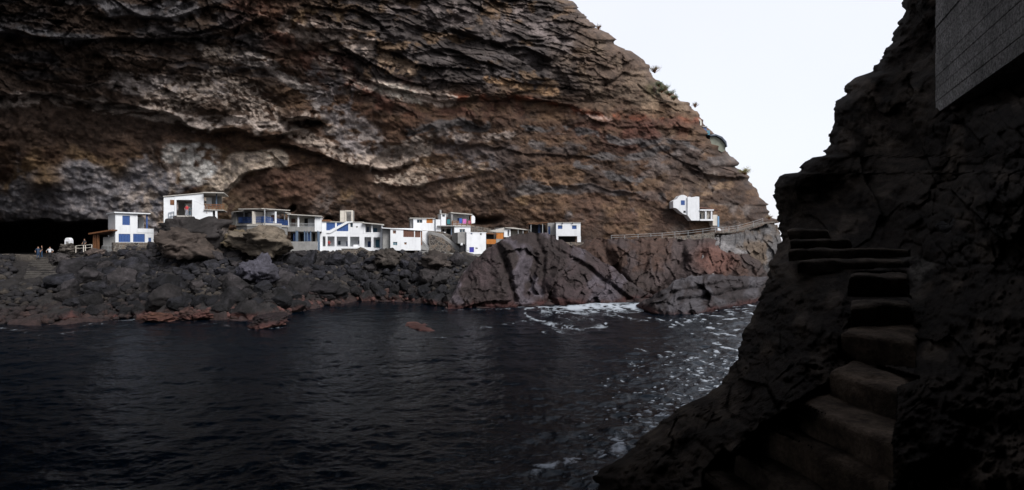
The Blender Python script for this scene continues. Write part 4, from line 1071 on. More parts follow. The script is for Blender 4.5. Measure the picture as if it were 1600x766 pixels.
# 8 -- house with balcony and laundry --------------------------------------------------------------
h = House('balcony_house', 'stepped white house with pink and blue laundry on its brown balcony rails', 'house', Fac(681, 96, 736, 98))
h.box('wall', 681, 343, 689.2, 364, -.2, -4, WHITE)
h.wall(689.3, 333.6, 696.8, 352.4, [(690.8, 335.4, 695.3, 339.2)], depth=4); h.window(690.8, 335.4, 695.3, 339.2)
h.box('wall', 697, 334, 707.6, 352.4, -1.8, -2.0, GREYW); h.box('door', 698.5, 339, 702, 352, -1.7, -1.79, RUST)
h.box('wall', 704.8, 331.5, 707.7, 352.4, 0, -1.7, GREYW)
h.box('wall', 707.9, 334.4, 736, 352.4, -1.7, -1.9, WHITE); h.window(717, 339.6, 723.8, 346, glass=BLUE, o=-1.5)
h.prism('roof', [(704, 331.8), (738, 334.6), (738, 336), (704, 333.2)], .2, -4.5, ROOFC); h.slab('floor', 697, 736, 352.4, .2, .1, -4, ROOFC)
h.slab('roof', 688, 697.2, 333.6, .12, .1, -4, ROOFC)
h.post('post', 735.6, 336, 352.4, 0, .2, BROWN)
h.railing(706.5, 345.5, 736, 352.4, xb=(346.5, 353.2), o=.08, bars=False, rails=3, mat=BROWN, th=.12, n=4)
h.wall(710, 353, 735.4, 372, [(718.2, 358, 726.8, 363.4)], depth=4, o=-.1); h.window(718.2, 358, 726.8, 363.4, o=-.2)
h.box('wall', 684.5, 354, 709.8, 372, -2.0, -2.2, WARMW)
for x0, x1 in ((685.5, 689), (694, 697), (700.8, 706.8)): h.box('door', x0, 357.6, x1, 366, -1.9, -1.99, DARK)
h.box('parapet', 684, 362.6, 696, 371, .05, -.15, WHITE); h.post('post', 705.4, 353.8, 371, 0, .15, BGREY)
h.shutter(697, 368, 711.5, 378.5, REDP, o=.6, name='gate'); h.box('chimney', 688.6, 327.4, 691.2, 333.4, -1, -1.6, GREYW)
h.prism('roof', [(683.4, 352.6), (710, 352.8), (710, 353.9), (683.4, 353.9)], .5, -2, GREYW)
h.prism('wall', [(737, 337), (740, 336.4), (742.6, 338.6), (743, 343), (742.4, 348.6), (737, 349.4)], -.3, -1.5, WHITE)
for x0, y0, x1, y1, c_, lb, nm in ((722.8, 342.6, 728.2, 349.6, (.55, .16, .42), 'pink towel hanging on the balcony rail', 'towel'), (698.2, 343, 703, 350.5, (.03, .16, .18), 'teal cloth hanging left of the balcony wall', 'cloth'), (717.6, 341.4, 721.6, 349, (.05, .12, .4), 'blue cloth hanging beside the pink towel', 'cloth'), (731.5, 345, 735, 350, (.4, .1, .16), 'red cloth at the right end of the balcony rail', 'cloth')):
    f = h.f; u0, u1, z0, z1 = f.rect(x0, y0, x1, y1); n = 14
    A, B = np.meshgrid(np.linspace(0, 1, n), np.linspace(0, 1, 10))
    U_ = u0 + (u1 - u0) * A; Z_ = z0 + (z1 - z0) * B + .03 * np.sin(A * 9) * (1 - B); O_ = .2 + .05 * np.sin(A * 14 + B * 2) * (1.1 - B)
    V = np.stack([f.a[0] + f.t[0] * U_ + f.n[0] * O_, f.a[1] + f.t[1] * U_ + f.n[1] * O_, Z_], -1).reshape(-1, 3)
    V2 = V.copy(); V2[:, :2] -= f.n * .02
    fc = grid_faces(10, n); me = np_mesh(nm, np.concatenate([V, V2]), np.concatenate([fc, fc[:, ::-1] + len(V)]), None, paint(nm + '_fabric', c_, .9, .15))
    tag(link(nm, me), lb, nm)

# 9 -- white block house ----------------------------------------------------------------------------
h = House('white_house', 'plain white block-shaped house with a blue door and shade-painted left side, behind the grey outcrop', 'house', Fac(729, 92, 759.4, 93.5))
h.wall(729, 363.2, 759.4, 397, [(735.3, 363.8, 738.2, 366.6), (750, 364.8, 752.8, 367.8), (733.4, 386.2, 740.6, 394.4), (742.8, 387, 746.4, 389.2), (730.2, 391.4, 732, 392.8)], depth=4)
h.window(735.3, 363.8, 738.2, 366.6, glass=BLUE); h.window(750, 364.8, 752.8, 367.8); h.shutter(733.4, 386.2, 740.6, 394.4, paint('violet_blue', (.05, .05, .33), .5, .2), name='door'); h.window(742.8, 387, 746.4, 389.2); h.window(730.2, 391.4, 732, 392.8)
h.prism('wall', [(716.4, 363.6), (728.9, 362.2), (728.9, 382), (716.4, 380.4)], -.4, -4, GREYW); h.box('door', 721, 381, 728.9, 395, -.6, -.8, DARK); h.box('pillar', 720.4, 379.8, 723.4, 383.4, -.2, -.5, WHITE)  # left side painted shade grey; the dark box paints a shaded passage
h.slab('roof', 728.6, 760, 363.1, .12, .05, -4, WHITE)

# orange lean-to, right of it
h = House('orange_lean_to', 'low brown lean-to with orange panels between the block house and the grey outcrop', 'shed', Fac(759.6, 94, 798, 97))
h.box('wall', 760, 366.4, 775, 373.8, -.8, -1, DARK); h.shutter(760, 374, 775, 381.6, ORANGE, o=.0, name='panel'); h.shutter(775.4, 363.6, 786.6, 373.4, ORANGE, o=.02, name='panel'); h.box('wall', 775.3, 373.5, 798, 381, 0, -.2, GREYW)
h.prism('roof', [(758, 364.6), (776, 365.4), (776, 366.4), (758, 365.6)], .3, -3, BROWN); h.prism('roof', [(764, 361.2), (787.5, 355.8), (787.5, 363.4), (775, 363.2)], .15, -.1, ROOFC)
h.wall(787.6, 356.6, 797.6, 370.6, [(793, 360, 796, 370)], depth=3)
h.prism('roof', [(787.4, 355.6), (800, 355.6), (826.5, 359.6), (826.5, 360.4), (787.4, 356.5)], .5, -3.5, ROOFC)
for x, y in ((808.4, 358.2), (816, 359.4), (825, 360.2)): h.post('post', x, y, 374, .3, .12, RAILM)
h.box('wall', 798, 360.5, 826, 372, -2, -2.2, WARMW); h.box('door', 798.2, 359, 802.6, 371, -1.9, -1.99, DARK)

# 10 -- white house with two blue windows -------------------------------------------------------------
h = House('white_house', 'white house with two square blue windows, raised on legs over a dark void', 'house', Fac(869, 97, 907.2, 97))
h.wall(869, 347.6, 907.2, 369, [(871.6, 352.2, 878.8, 357.8), (893.8, 352.2, 901, 358)], depth=5)
h.window(871.6, 352.2, 878.8, 357.8, glass=BLUE, frame=BLUE); h.window(893.8, 352.2, 901, 358, glass=BLUE, frame=BLUE)
h.slab('roof', 868, 907.8, 347.5, .1, .12, -5.1, ROOFC)
h.wall(856.4, 347.8, 868.8, 367, [(857.4, 353, 861, 366)], o=-1.5, mat=GREYW, depth=3.5); h.shutter(857.4, 353, 861, 366, DBLUE, o=-1.6, name='door')  # grey here paints shade on the left flank
h.box('pillar', 869.1, 369.1, 872.4, 377.5, 0, -.4, WHITE); h.box('pillar', 902, 369.1, 907.6, 378.5, 0, -.5, WHITE)
h.box('wall', 872.5, 369.2, 901.8, 378, -2.5, -2.7, DARK)  # dark sheet painted as the shade under the raised floor
for x, y in ((878.8, 348.2), (894.2, 348.2)): h.box('spout', x - .6, y, x + .6, y + 1.6, .25, .003, DARK)
h = House('dark_shelter', 'dark roofed shelter with thin posts joined to the left of the two-blue-window house', 'shelter', Fac(826, 98, 856, 98.5))
h.prism('roof', [(826, 349.4), (856, 347.2), (856, 348.2), (826, 350.4)], .4, -3, BROWN); h.box('wall', 829, 350.6, 856, 368, -2, -2.2, DARK)
h.shutter(843, 350, 847, 366, DBLUE, o=-1.6, name='door')
for x in (829.4, 847.6): h.post('post', x, 349.8, 368, .2, .12, RAILM)
h.box('parapet', 847.8, 364.2, 856, 366.4, .1, -.1, WARMW)

# 11 -- house on the point -------------------------------------------------------------------------------
h = House('white_house', 'isolated white house with a curved top, on the cliff of the far point', 'house', Fac(1052, 103, 1092, 103))
h.prism('wall', [(1052, 324.7), (1056.8, 325.4), (1067, 334), (1073.3, 336.4), (1073.6, 336.8), (1073.6, 307.6), (1071, 305.6), (1068.5, 304.8), (1065.5, 304.7), (1062.5, 305.4), (1060, 308), (1057.6, 311), (1052, 314)], 0, -4, WHITE)
h.prism('wall', [(1073.7, 336.8), (1079.5, 344.8), (1092.3, 344.8), (1091.9, 307.8), (1087, 307.4), (1080, 308.6), (1076, 307.6), (1073.7, 308.4)], .25, -4, WHITE)
h.box('window', 1063.9, 313.2, 1070, 320.4, .03, .003, BLUE); h.box('window', 1068, 329.4, 1071.4, 332.6, .03, .003, DARK)
h.slab('roof', 1092.6, 1114, 327.6, .25, .5, -3, WHITE)
h.box('wall', 1092.8, 342.6, 1113.4, 345.2, .4, .2, WHITE); h.box('wall', 1092.8, 330, 1113, 345, -1.5, -1.7, WARMW)
h.box('floor', 1092.8, 344, 1113.2, 345.2, .19, -1.4, ROOFC)
for x in (1101.8, 1110.8): h.box('pillar', x - 1.1, 329.7, x + 1.1, 342.5, .38, .1, WHITE)
for x in (1095, 1104): h.box('window', x, 334, x + 4.5, 342, -1.42, -1.49, GLASS)
h.prism('roof', [(1093, 323.8), (1103, 324.0), (1124, 327.0), (1124, 328.2), (1103, 325.4), (1093, 325)], -.6, -3.5, RUST)
h.box('wall', 1113.8, 335.8, 1121, 352.6, .0, -2, WARMW); h.shutter(1120.9, 338, 1123.6, 354.5, paint('pale_blue', (.2, .36, .55), .5, .15), o=.1, name='door', n=3)
h.prism('step', [(1119, 356), (1119, 360.6), (1124.4, 360.6), (1122.5, 357.4)], .8, .1, WHITE)
# ------------------------------------------------------------------ path, railings, retaining walls
def strip(name, pts, Y, wd, th, mat, label=None, cat=None, kind=None, foot=None):
    """a level or rising walkway following the listed pixels at depth Y; foot: how far down its retaining wall reaches"""
    V, Fs = [], []
    for px, py in pts:
        x, y, z = P(px, py, Y)
        for oo, zz in ((0, 0), (wd, .05), (wd, -th), (0, -(foot or th))): V.append((x, y + oo, z + zz))
    for i in range(len(pts) - 1):
        a, b = i * 4, i * 4 + 4
        for k in range(4): Fs.append((a + k, b + k, b + (k + 1) % 4, a + (k + 1) % 4))
    Fs += [(0, 1, 2, 3), tuple(len(V) - 4 + k for k in (3, 2, 1, 0))]
    me = bpy.data.meshes.new(name); me.from_pydata(V, [], Fs); me.materials.append(mat); me.update()
    return tag(link(name, me), label, cat, None, kind)
path = [(905, 379), (940, 376.5), (990, 374.2), (1034, 372), (1054, 370.2), (1075, 368.4), (1098, 365.6), (1117, 362.8), (1130, 362.8), (1139, 362.4), (1153, 360.4), (1177, 354), (1197, 347.6), (1212, 346)]
strip('path', path, 102.6, 3.5, .25, STONE, kind='structure')
strip('retaining_wall', [(1054, 370.9), (1075, 369.1), (1098, 366.3), (1117, 363.5)], 102.5, .09, 1.0, STONE, 'rubble stone retaining wall under the cliff path below the isolated white house', 'wall', foot=1.5)
def fence(name, pts, Y, hgt, label, th=.07, every=None, mat=None):
    root = bpy.data.objects.new(name, None); COL.objects.link(root); p0 = np.array(P(pts[0][0], pts[0][1], Y)); root.location = p0
    tag(root, label, 'railing')
    W = [np.array(P(px, py, Y)) - p0 for px, py in pts]
    def cyl(a, b, r, nm):
        a, b = np.array(a), np.array(b); d = b - a; l = np.linalg.norm(d); d = d / l
        u_ = np.cross(d, [0, 1, 0.1]); u_ /= np.linalg.norm(u_); v_ = np.cross(d, u_); V = []
        for p in (a, b):
            for k in range(8): V.append(p + r * (math.cos(k * .7854) * u_ + math.sin(k * .7854) * v_))
        me = bpy.data.meshes.new(nm); me.from_pydata([tuple(v) for v in V], [], [(k, (k + 1) % 8, 8 + (k + 1) % 8, 8 + k) for k in range(8)] + [tuple(range(7, -1, -1)), tuple(range(8, 16))])
        me.materials.append(mat or WARMW); link(nm, me, root)
    up = np.array([0, 0, hgt])
    for w_ in W: cyl(w_ - [0, 0, .1], w_ + up, th, 'post')
    for a, b in zip(W, W[1:]):
        for k in (1.0, .55): cyl(a + up * k, b + up * k, th * .6, 'rail')
fence('path_railing', [(955, 375.5), (976, 374.8), (997, 373.8), (1017, 372.8), (1034.5, 371.8), (1054.5, 370), (1075.2, 368.2), (1098.3, 365.4), (1117.8, 362.6), (1129.6, 362.6), (1139, 362.2), (1153, 360.2), (1177, 353.8), (1192, 349)], 102.4, .95, 'long pale post-and-rail railing along the cliff path to the far point', th=.045, mat=RAILM)
fence('path_railing', [(118.5, 394), (130.5, 393), (133.5, 393), (143.5, 392)], 74, .9, 'short pale railing between the white shrine and the wooden shed', th=.05)
# terrace retaining wall and stair ramp of the middle cluster
strip('ramp', [(668, 361.6), (690, 366), (702, 375), (716, 384), (725, 396)], 93.4, 1.4, .3, GREYW, 'sloping grey ramp wall descending from the upper white house to the block house', 'ramp', foot=2.2)
strip('terrace_wall', [(670, 366), (690, 371), (704, 382), (716, 398)], 93.0, .3, 1.2, STONE, 'dark stone terrace wall under the sloping grey ramp', 'wall', foot=3)
strip('terrace_wall', [(655, 392), (690, 394.5), (728, 397.5), (762, 399)], 91.6, 4, .6, GREYW, 'pale low wall at the foot of the brown-shuttered house and block house', 'wall', foot=1.2)
strip('terrace_wall', [(736, 352), (760, 356), (788, 362)], 98.5, 3, .6, STONE, 'brown stone terrace behind the orange lean-to', 'wall', foot=3)
strip('terrace_wall', [(640, 359), (690, 362), (712, 372)], 95.2, 5, .6, STONE, 'stone terrace carrying the small upper white house', 'wall', foot=4)
strip('terrace_wall', [(864, 378.4), (912, 379)], 96.6, 6, .6, STONE, 'rough stone footing under the house raised on legs', 'wall', foot=7)
strip('terrace_wall', [(0, 397.5), (40, 399), (52, 400)], 74, 1.0, .5, STONE, 'low dark stone wall at the cave mouth on the far left', 'wall', foot=1.4)

STAIRM = paint('worn_stair', (.075, .068, .062), .9, .4, 1.5, .2, .04)
# stair down to the shore, far left
st = bpy.data.objects.new('stone_stairs', None); COL.objects.link(st); x, y, z = P(62, 430, 68); st.location = (x, y, z); p0 = np.array([x, y, z])
tag(st, 'wide worn stone stair rising from the shore to the people at the cave mouth', 'stairs')
for i in range(9):
    k = i / 8; Yd = 67.5 + 6 * k; xl = 38 + 10 * k; xr = 96 - 10 * k; py = 431 - 28.5 * k
    a, b = np.array(P(xl, py, Yd)), np.array(P(xr, py, Yd)); w_ = .8; hh = .42
    n = 20; V = []
    for q in np.linspace(0, 1, n):
        p = a + (b - a) * q; e = .05 * float(fbm(np.array([q * 5.0]), np.array([i * 3.1]), oct=3, seed=5)[0]); 
        for dy, dz in ((e, -hh), (e - .02, -.05), (e + .05, 0 + e * .5), (w_, .0 + e * .5), (w_, -hh)): V.append(tuple(p - p0 + [0, dy, dz]))
    Fs = [(j * 5 + k2, j * 5 + 5 + k2, j * 5 + 5 + (k2 + 1) % 5, j * 5 + (k2 + 1) % 5) for j in range(n - 1) for k2 in range(5)] + [(4, 3, 2, 1, 0), tuple((n - 1) * 5 + k2 for k2 in range(5))]
    me = bpy.data.meshes.new('step'); me.from_pydata(V, [], Fs); me.materials.append(STAIRM); link('step', me, st)

# white shrine
V, Fs = [], []
x, y, z = P(107.8, 383.6, 74); w_ = .38; hh = (383.6 - 370.4) / F * 74
prof = [(-w_, 0), (w_, 0), (w_, hh * .62)] + [(w_ * .9 * math.cos(a), hh * .66 + w_ * .95 * math.sin(a)) for a in np.linspace(.15, math.pi - .15, 9)] + [(-w_, hh * .62)]
n = len(prof)
V = [(a, -.3, b) for a, b in prof] + [(a, .3, b) for a, b in prof]
me = bpy.data.meshes.new('shrine'); me.from_pydata(V, [], [tuple(range(n)), tuple(range(2 * n - 1, n - 1, -1))] + [(i, (i + 1) % n, n + (i + 1) % n, n + i) for i in range(n)])
me.materials.append(WHITE); sh = link('shrine', me, None, (x, y, z - .05)); tag(sh, 'small white round-topped shrine on a rock near the cave mouth', 'shrine')
me = bpy.data.meshes.new('niche'); me.from_pydata([(-.2, -.315, .3), (.2, -.315, .3), (.2, -.315, .62), (-.2, -.315, .62), (-.2, -.303, .3), (.2, -.303, .3), (.2, -.303, .62), (-.2, -.303, .62)], [], [(0, 1, 2, 3), (7, 6, 5, 4), (0, 4, 5, 1), (1, 5, 6, 2), (2, 6, 7, 3), (3, 7, 4, 0)])
me.materials.append(GREYW); link('niche', me, sh)

# ------------------------------------------------------------------ people
SKIN = paint('skin', (.38, .22, .15), .6, .05); HAIR = paint('hair', (.02, .015, .012), .7, .1)
def person(px, py, Y, hgt, rot, shirt, trousers, label, sit=False, arm=.12, z=None):
    x, y, zz = P(px, py, Y); s = hgt / 1.75
    L = .44 if sit else .9
    Vv = [(0, 0, .93), (0, 0, 1.12), (0, 0, 1.36), (0, .0, 1.5), (0, -.01, 1.58), (0, -.01, 1.70)]
    E = [(0, 1), (1, 2), (2, 3), (3, 4), (4, 5)]; R = [.15, .14, .16, .055, .085, .085]
    if sit:
        Vv = [(a, b, c - .45) for a, b, c in Vv]
    for sx in (-1, 1):
        b = len(Vv); base = .93 - (.45 if sit else 0)
        if sit: leg = [(sx * .09, -.02, base - .03), (sx * .12, -.42, base), (sx * .12, -.44, .08), (sx * .12, -.56, .04)]
        else: leg = [(sx * .09, 0, base - .08), (sx * .1, -.03 * sx, .5), (sx * (.1 + .03), .05 * sx, .08), (sx * .13, .05 * sx - .13, .03)]
        Vv += leg; R += [.095, .07, .045, .04]; E += [(0, b), (b, b + 1), (b + 1, b + 2), (b + 2, b + 3)]
        b = len(Vv); o = -.45 if sit else 0
        Vv += [(sx * .19, 0, 1.4 + o), (sx * (.22 + arm), .0, 1.13 + o), (sx * (.2 + arm * .5), -.16, .93 + o), (sx * (.2 + arm * .4), -.22, .87 + o)]; R += [.065, .045, .035, .035]; E += [(2, b), (b, b + 1), (b + 1, b + 2), (b + 2, b + 3)]
    me = bpy.data.meshes.new('person'); me.from_pydata(Vv, E, []); tmp = bpy.data.objects.new('person_tmp', me); COL.objects.link(tmp)
    md = tmp.modifiers.new('s', 'SKIN'); tmp.modifiers.new('u', 'SUBSURF').levels = 2
    for i, r_ in enumerate(R): me.skin_vertices[0].data[i].radius = (r_, r_ * .8)
    me.skin_vertices[0].data[0].use_root = True
    dg = bpy.context.evaluated_depsgraph_get(); me2 = bpy.data.meshes.new_from_object(tmp.evaluated_get(dg)); bpy.data.objects.remove(tmp)
    me2.materials.clear()
    for m in (SKIN, shirt, trousers, HAIR): me2.materials.append(m)
    o = -.45 if sit else 0
    for p in me2.polygons:
        c = p.center; p.use_smooth = True
        arm_ = abs(c[0]) > .17
        if c[2] > 1.46 + o: p.material_index = 3 if (c[2] > 1.7 + o or (c[1] > .02 and c[2] > 1.56 + o)) else 0
        elif arm_ and c[2] < 1.15 + o and c[2] > .8 + o: p.material_index = 0
        elif c[2] > .96 + o: p.material_index = 1
        elif c[2] < .07: p.material_index = 3
        else: p.material_index = 2
    me2.name = 'person'
    ob = link('person', me2, None, (x, y, zz)); ob.scale = (s, s, s); ob.rotation_euler[2] = rot
    tag(ob, label, 'person'); return ob
def cloth(n, c): return paint(n, c, .9, .1)
person(59.6, 404, 73, 1.72, .6, cloth('navy_shirt', (.03, .05, .09)), cloth('jeans', (.03, .06, .12)), 'person in dark blue, leftmost of those standing at the cave mouth')
person(65.4, 402.6, 73.8, 1.75, -.7, cloth('brown_shirt', (.06, .04, .035)), cloth('blue_jeans', (.035, .07, .13)), 'person in a dark brown top and jeans between the two others at the stair top')
person(78, 405, 73, 1.78, .3, cloth('white_shirt', (.6, .6, .62)), cloth('black_trousers', (.02, .02, .025)), 'person in a white shirt and black trousers at the top of the far left stair', arm=.2)
person(132, 390.6, 75, 1.65, -.2, cloth('black_top', (.05, .05, .055)), cloth('dark_trousers', (.02, .02, .022)), 'dark-clothed person behind the short railing beside the wooden shed')
person(292, 337.2, 76.4, 1.65, .2, cloth('red_shirt', (.45, .05, .06)), cloth('pale_trousers', (.4, .42, .5)), 'person in a red shirt standing in the porch of the white house on the rock')
person(296.6, 336.8, 76.2, 1.3, -.5, cloth('teal_shirt', (.02, .12, .16)), cloth('teal_trousers', (.02, .08, .13)), 'smaller person in dark teal beside the red-shirted one in the porch')
person(514, 386, 90.9, 1.7, .2, cloth('crimson_shirt', (.3, .03, .03)), cloth('grey_trousers', (.1, .08, .08)), 'seated person in red in the second bay of the large white house', sit=True)

# ------------------------------------------------------------------ things on the ridge
terr = House('terrace_building', 'rounded grey green terrace with a dark rim standing out on the ridge skyline', 'terrace', Fac(1108, 112, 1134, 112))
terr.prism('wall', [(1110, 214), (1118, 213.5), (1126, 218), (1132, 225), (1133.5, 235), (1128, 238), (1118, 232), (1108, 222)], 0, -6, paint('green_grey', (.2, .21, .17), .8, .3))
terr.prism('rim', [(1107, 211.5), (1117, 210.5), (1127, 214.5), (1133.5, 222), (1135, 230), (1133.4, 229.4), (1132, 224.4), (1126, 217.4), (1118, 213.0), (1109, 213.6)], .5, -6, paint('dark_rim', (.06, .075, .1), .6, .2))
h = House('blue_hut', 'tiny blue and pale hut on the ridge skyline above the rounded terrace', 'hut', Fac(1097, 112, 1108, 112))
h.box('wall', 1098, 199, 1104, 207, 0, -3, paint('hut_blue', (.12, .17, .34), .6, .3)); h.box('wall', 1104.2, 204, 1109, 211, .1, -3, paint('hut_teal', (.1, .26, .34), .6, .3)); h.box('roof', 1097.4, 197.6, 1104.6, 198.9, .2, -3.2, ROOFC)
h = House('stone_hut', 'small round-topped brown stone hut on the ridge above the blue hut', 'hut', Fac(1088, 112, 1096, 112))
h.prism('wall', [(1088.5, 196), (1088.5, 187.5), (1091, 185.6), (1094.5, 186.4), (1096.5, 189.5), (1096.6, 196)], 0, -3, WARMW); h.box('door', 1091.6, 189.5, 1093.8, 196, .04, .003, DARK)

def shrub(px, py, Y, rad, n, label, cleaf, name='shrub', flat=.7, seed=1, twigs=26):
    rr = random.Random(seed); x, y, z = P(px, py, Y)
    root = bpy.data.objects.new(name, None); COL.objects.link(root); root.location = (x, y, z); tag(root, label, 'shrub')
    V, Fs = [], []; tips = []
    def tube(a, b, r0, r1):
        a, b = Vector(a), Vector(b); d = (b - a).normalized(); u_ = d.orthogonal(); v_ = d.cross(u_); k = len(V)
        for p, r_ in ((a, r0), (b, r1)):
            for i in range(5): V.append(tuple(p + r_ * (math.cos(i * 1.2566) * u_ + math.sin(i * 1.2566) * v_)))
        for i in range(5): Fs.append((k + i, k + (i + 1) % 5, k + 5 + (i + 1) % 5, k + 5 + i))
    for i in range(twigs):
        a = rr.uniform(0, 6.28); e = rr.uniform(.25, 1.45); l = rad * rr.uniform(.5, 1.0)
        m_ = Vector((math.cos(a) * math.cos(e), math.sin(a) * math.cos(e), math.sin(e) * flat * 1.3)) * l * .55
        t_ = m_ + Vector((math.cos(a + rr.uniform(-.6, .6)) * .5, math.sin(a) * .5, rr.uniform(.1, .6))) * l * .6
        tube((0, 0, -.3), m_, .05, .03); tube(m_, t_, .03, .015); tips += [m_, t_, (m_ + t_) / 2]
    me = bpy.data.meshes.new('stem'); me.from_pydata(V, [], Fs); me.materials.append(BROWN); link('stem', me, root)
    V, Fs = [], []
    for i in range(n):
        c = rr.choice(tips) + Vector((rr.gauss(0, .12), rr.gauss(0, .12), rr.gauss(0, .1))) * rad; s = rr.uniform(.05, .12)
        u_ = Vector((rr.uniform(-1, 1), rr.uniform(-1, 1), rr.uniform(-1, 1))).normalized(); v_ = u_.orthogonal() * s * .5; u_ = u_ * s; k = len(V)
        V += [tuple(c - u_), tuple(c + v_), tuple(c + u_), tuple(c - v_)]; Fs.append((k, k + 1, k + 2, k + 3))
    me = bpy.data.meshes.new('foliage'); me.from_pydata(V, [], Fs); me.materials.append(paint('leaf', cleaf, .7, .3)); link('foliage', me, root)
shrub(1023, 112, 106, 1.7, 420, 'sparse bushy shrub standing clear on the upper ridge skyline', (.17, .16, .11), seed=1)
shrub(1086, 166, 108, 1.2, 160, 'thin twiggy shrub on the ridge skyline above the stone hut', (.17, .15, .11), seed=2)
shrub(1164, 271, 108, 1.9, 700, 'yellow green shrub on the ridge skyline right of the terrace', (.17, .16, .06), seed=3, flat=.5)
shrub(1202, 341, 109, 1.1, 240, 'small pale shrub at the tip of the far point', (.2, .16, .1), seed=4, flat=.5)
shrub(935, 44, 103, 1.0, 120, 'small twiggy shrub high on the ridge near the top of the picture', (.17, .15, .11), seed=5)
for i, (px, py, r_) in enumerate(((1030, 130, 1.3), (1038, 136, 1.6), (1046, 144, 1.5), (1053, 151, 1.2), (1034, 139, 1.2))):
    shrub(px, py + 4, 105.5, r_, 700, ['topmost green bush in the green patch below the skyline shrub', 'largest green bush in the green patch of the ridge', 'green bush on the ridge edge, lower side of the green patch', 'lowest green bush of the green patch on the ridge', 'green bush set inward from the ridge edge in the green patch'][i], (.1, .12, .065), name='green_bush', seed=10 + i, flat=.6)
def lean(s, h): return 13 * h ** 1.6 * (.5 + .5 * np.cos((s - .25) * 5))
shell('unseen_shade_cliff', [(24, 16), (15, 4), (8, -5), (-6, -11), (-30, -17), (-60, -16), (-90, -4), (-120, 30), (-135, 62), (-150, 84)], (-1, 34), lambda s, h: (17 * sstep(.36, .52, h) * sstep(.6, .42, s) * sstep(.11, .3, s) + 5 * h)  , 600, (.06, .05, .045))  # added out of view to keep skylight off the near rock and water

# ------------------------------------------------------------------ water
ys = np.concatenate([-np.array([60, 30, 10, 0, -6, -9, -11]), 12.5 * (120 / 12.5) ** np.linspace(0, 1, 620), np.geomspace(123, 6000, 50)])
us = np.linspace(-1.25, .78, 760)
us = np.concatenate([[-4, -2.2, -1.6], us, [1.0, 1.6, 3, 6]])
UU, YY = np.meshgrid(us, ys)
XX = UU * np.maximum(YY, 16)
far = np.clip(1 - (np.abs(YY) - 70) / 60, .0, 1)
ww = .07 * fbm(XX / 1.7, YY / 1.3, oct=4, seed=700) + .035 * ridged(XX / .8 + .4 * fbm(XX / 2, YY / 2, seed=702), YY / .62, 3, 701) * np.clip(1.7 - YY / 60, .25, 1)
ww = ww + .08 * fbm(XX / 9, YY / 6, oct=2, seed=703)
stir = np.exp(-(polyd(CX + XX / np.maximum(YY, 1) * F, CY + H * F / np.maximum(YY, 1), [(1190, 470), (1150, 560), (1000, 700)])[0] / 110) ** 2)
ZZ = ww * far * (1 + 1.1 * stir)
# foam: where the swell breaks on the outcrop and along the rocks, plus painted glints
pxw = CX + XX / np.maximum(YY, 1) * F; pyw = CY + H * F / np.maximum(YY, 1)
qx = XX + 1.1 * fbm(XX / 3.5, YY / 3.5, oct=3, seed=710); qy = YY + 1.6 * fbm(XX / 3.5, YY / 3.5, oct=3, seed=711)
def wpt(px, py): Y = H * F / (py - CY); return ((px - CX) / F * Y, Y)
foam_glint = np.zeros_like(XX)
lace = 1 - np.abs(fbm(qx / .9, qy / 1.5, oct=4, seed=712)) * 3.0
lace2 = fbm(qx / .6, qy / .8, oct=4, seed=713)
fpx = pxw + 9 * fbm(XX / 3.5, YY / 6, oct=4, seed=710); fpy = pyw + 2.2 * fbm(XX / 3.0, YY / 5, oct=4, seed=711)
def froth(pts, w, k, dens=.3):
    global foam_glint
    dd, _ = polyd(fpx, fpy, pts)
    f = np.exp(-(dd / w) ** 2) * k
    foam_glint = np.maximum(foam_glint, f * np.clip(dens + .45 * lace + .35 * lace2, 0, 1.1))
froth([(885, 481), (930, 479), (975, 480), (1015, 479)], 6.0, 1.2, 1.0)
froth([(850, 484), (900, 487), (950, 485), (1000, 483)], 7, .95, .45)
froth([(818, 482), (850, 479), (885, 481)], 2.2, 1.0, .65)
froth([(820, 484), (826, 493), (845, 503), (875, 509), (910, 512), (940, 507)], 2.4, .85, .45)
froth([(850, 490), (880, 500), (930, 500)], 5, .6, .15)
froth([(870, 512), (900, 518), (850, 520)], 3, .6, .2)
froth([(940, 490), (980, 497), (1020, 503), (1060, 503), (1090, 494)], 3, .75, .3)
froth([(1012, 499), (1040, 502), (1080, 499)], 2.2, .9, .4)
froth([(1080, 496), (1120, 486), (1175, 475)], 3, .55, .2)
froth([(745, 516), (800, 506), (845, 500)], 2.4, .6, .2)
froth([(0, 512), (40, 520), (60, 524), (110, 520), (165, 513)], 2.4, .6, .2)
froth([(0, 493), (18, 491)], 3, .9, .5)
froth([(105, 514), (150, 506), (200, 501), (215, 496)], 2.0, .55, .2)
froth([(160, 531), (230, 537)], 3, .5, .1)
froth([(690, 486), (760, 484), (830, 479)], 1.6, .55, .3)
froth([(320, 506), (400, 514), (450, 509)], 1.6, .5, .2)
froth([(610, 525), (700, 527)], 1.6, .5, .2)
froth([(840, 735), (900, 722), (935, 715)], 9, .75, .35)
froth([(940, 710), (975, 704)], 8, .8, .4)
froth([(860, 750), (930, 745)], 7, .45, .1)
froth([(1040, 650), (1000, 672), (960, 690)], 10, .6, .1)
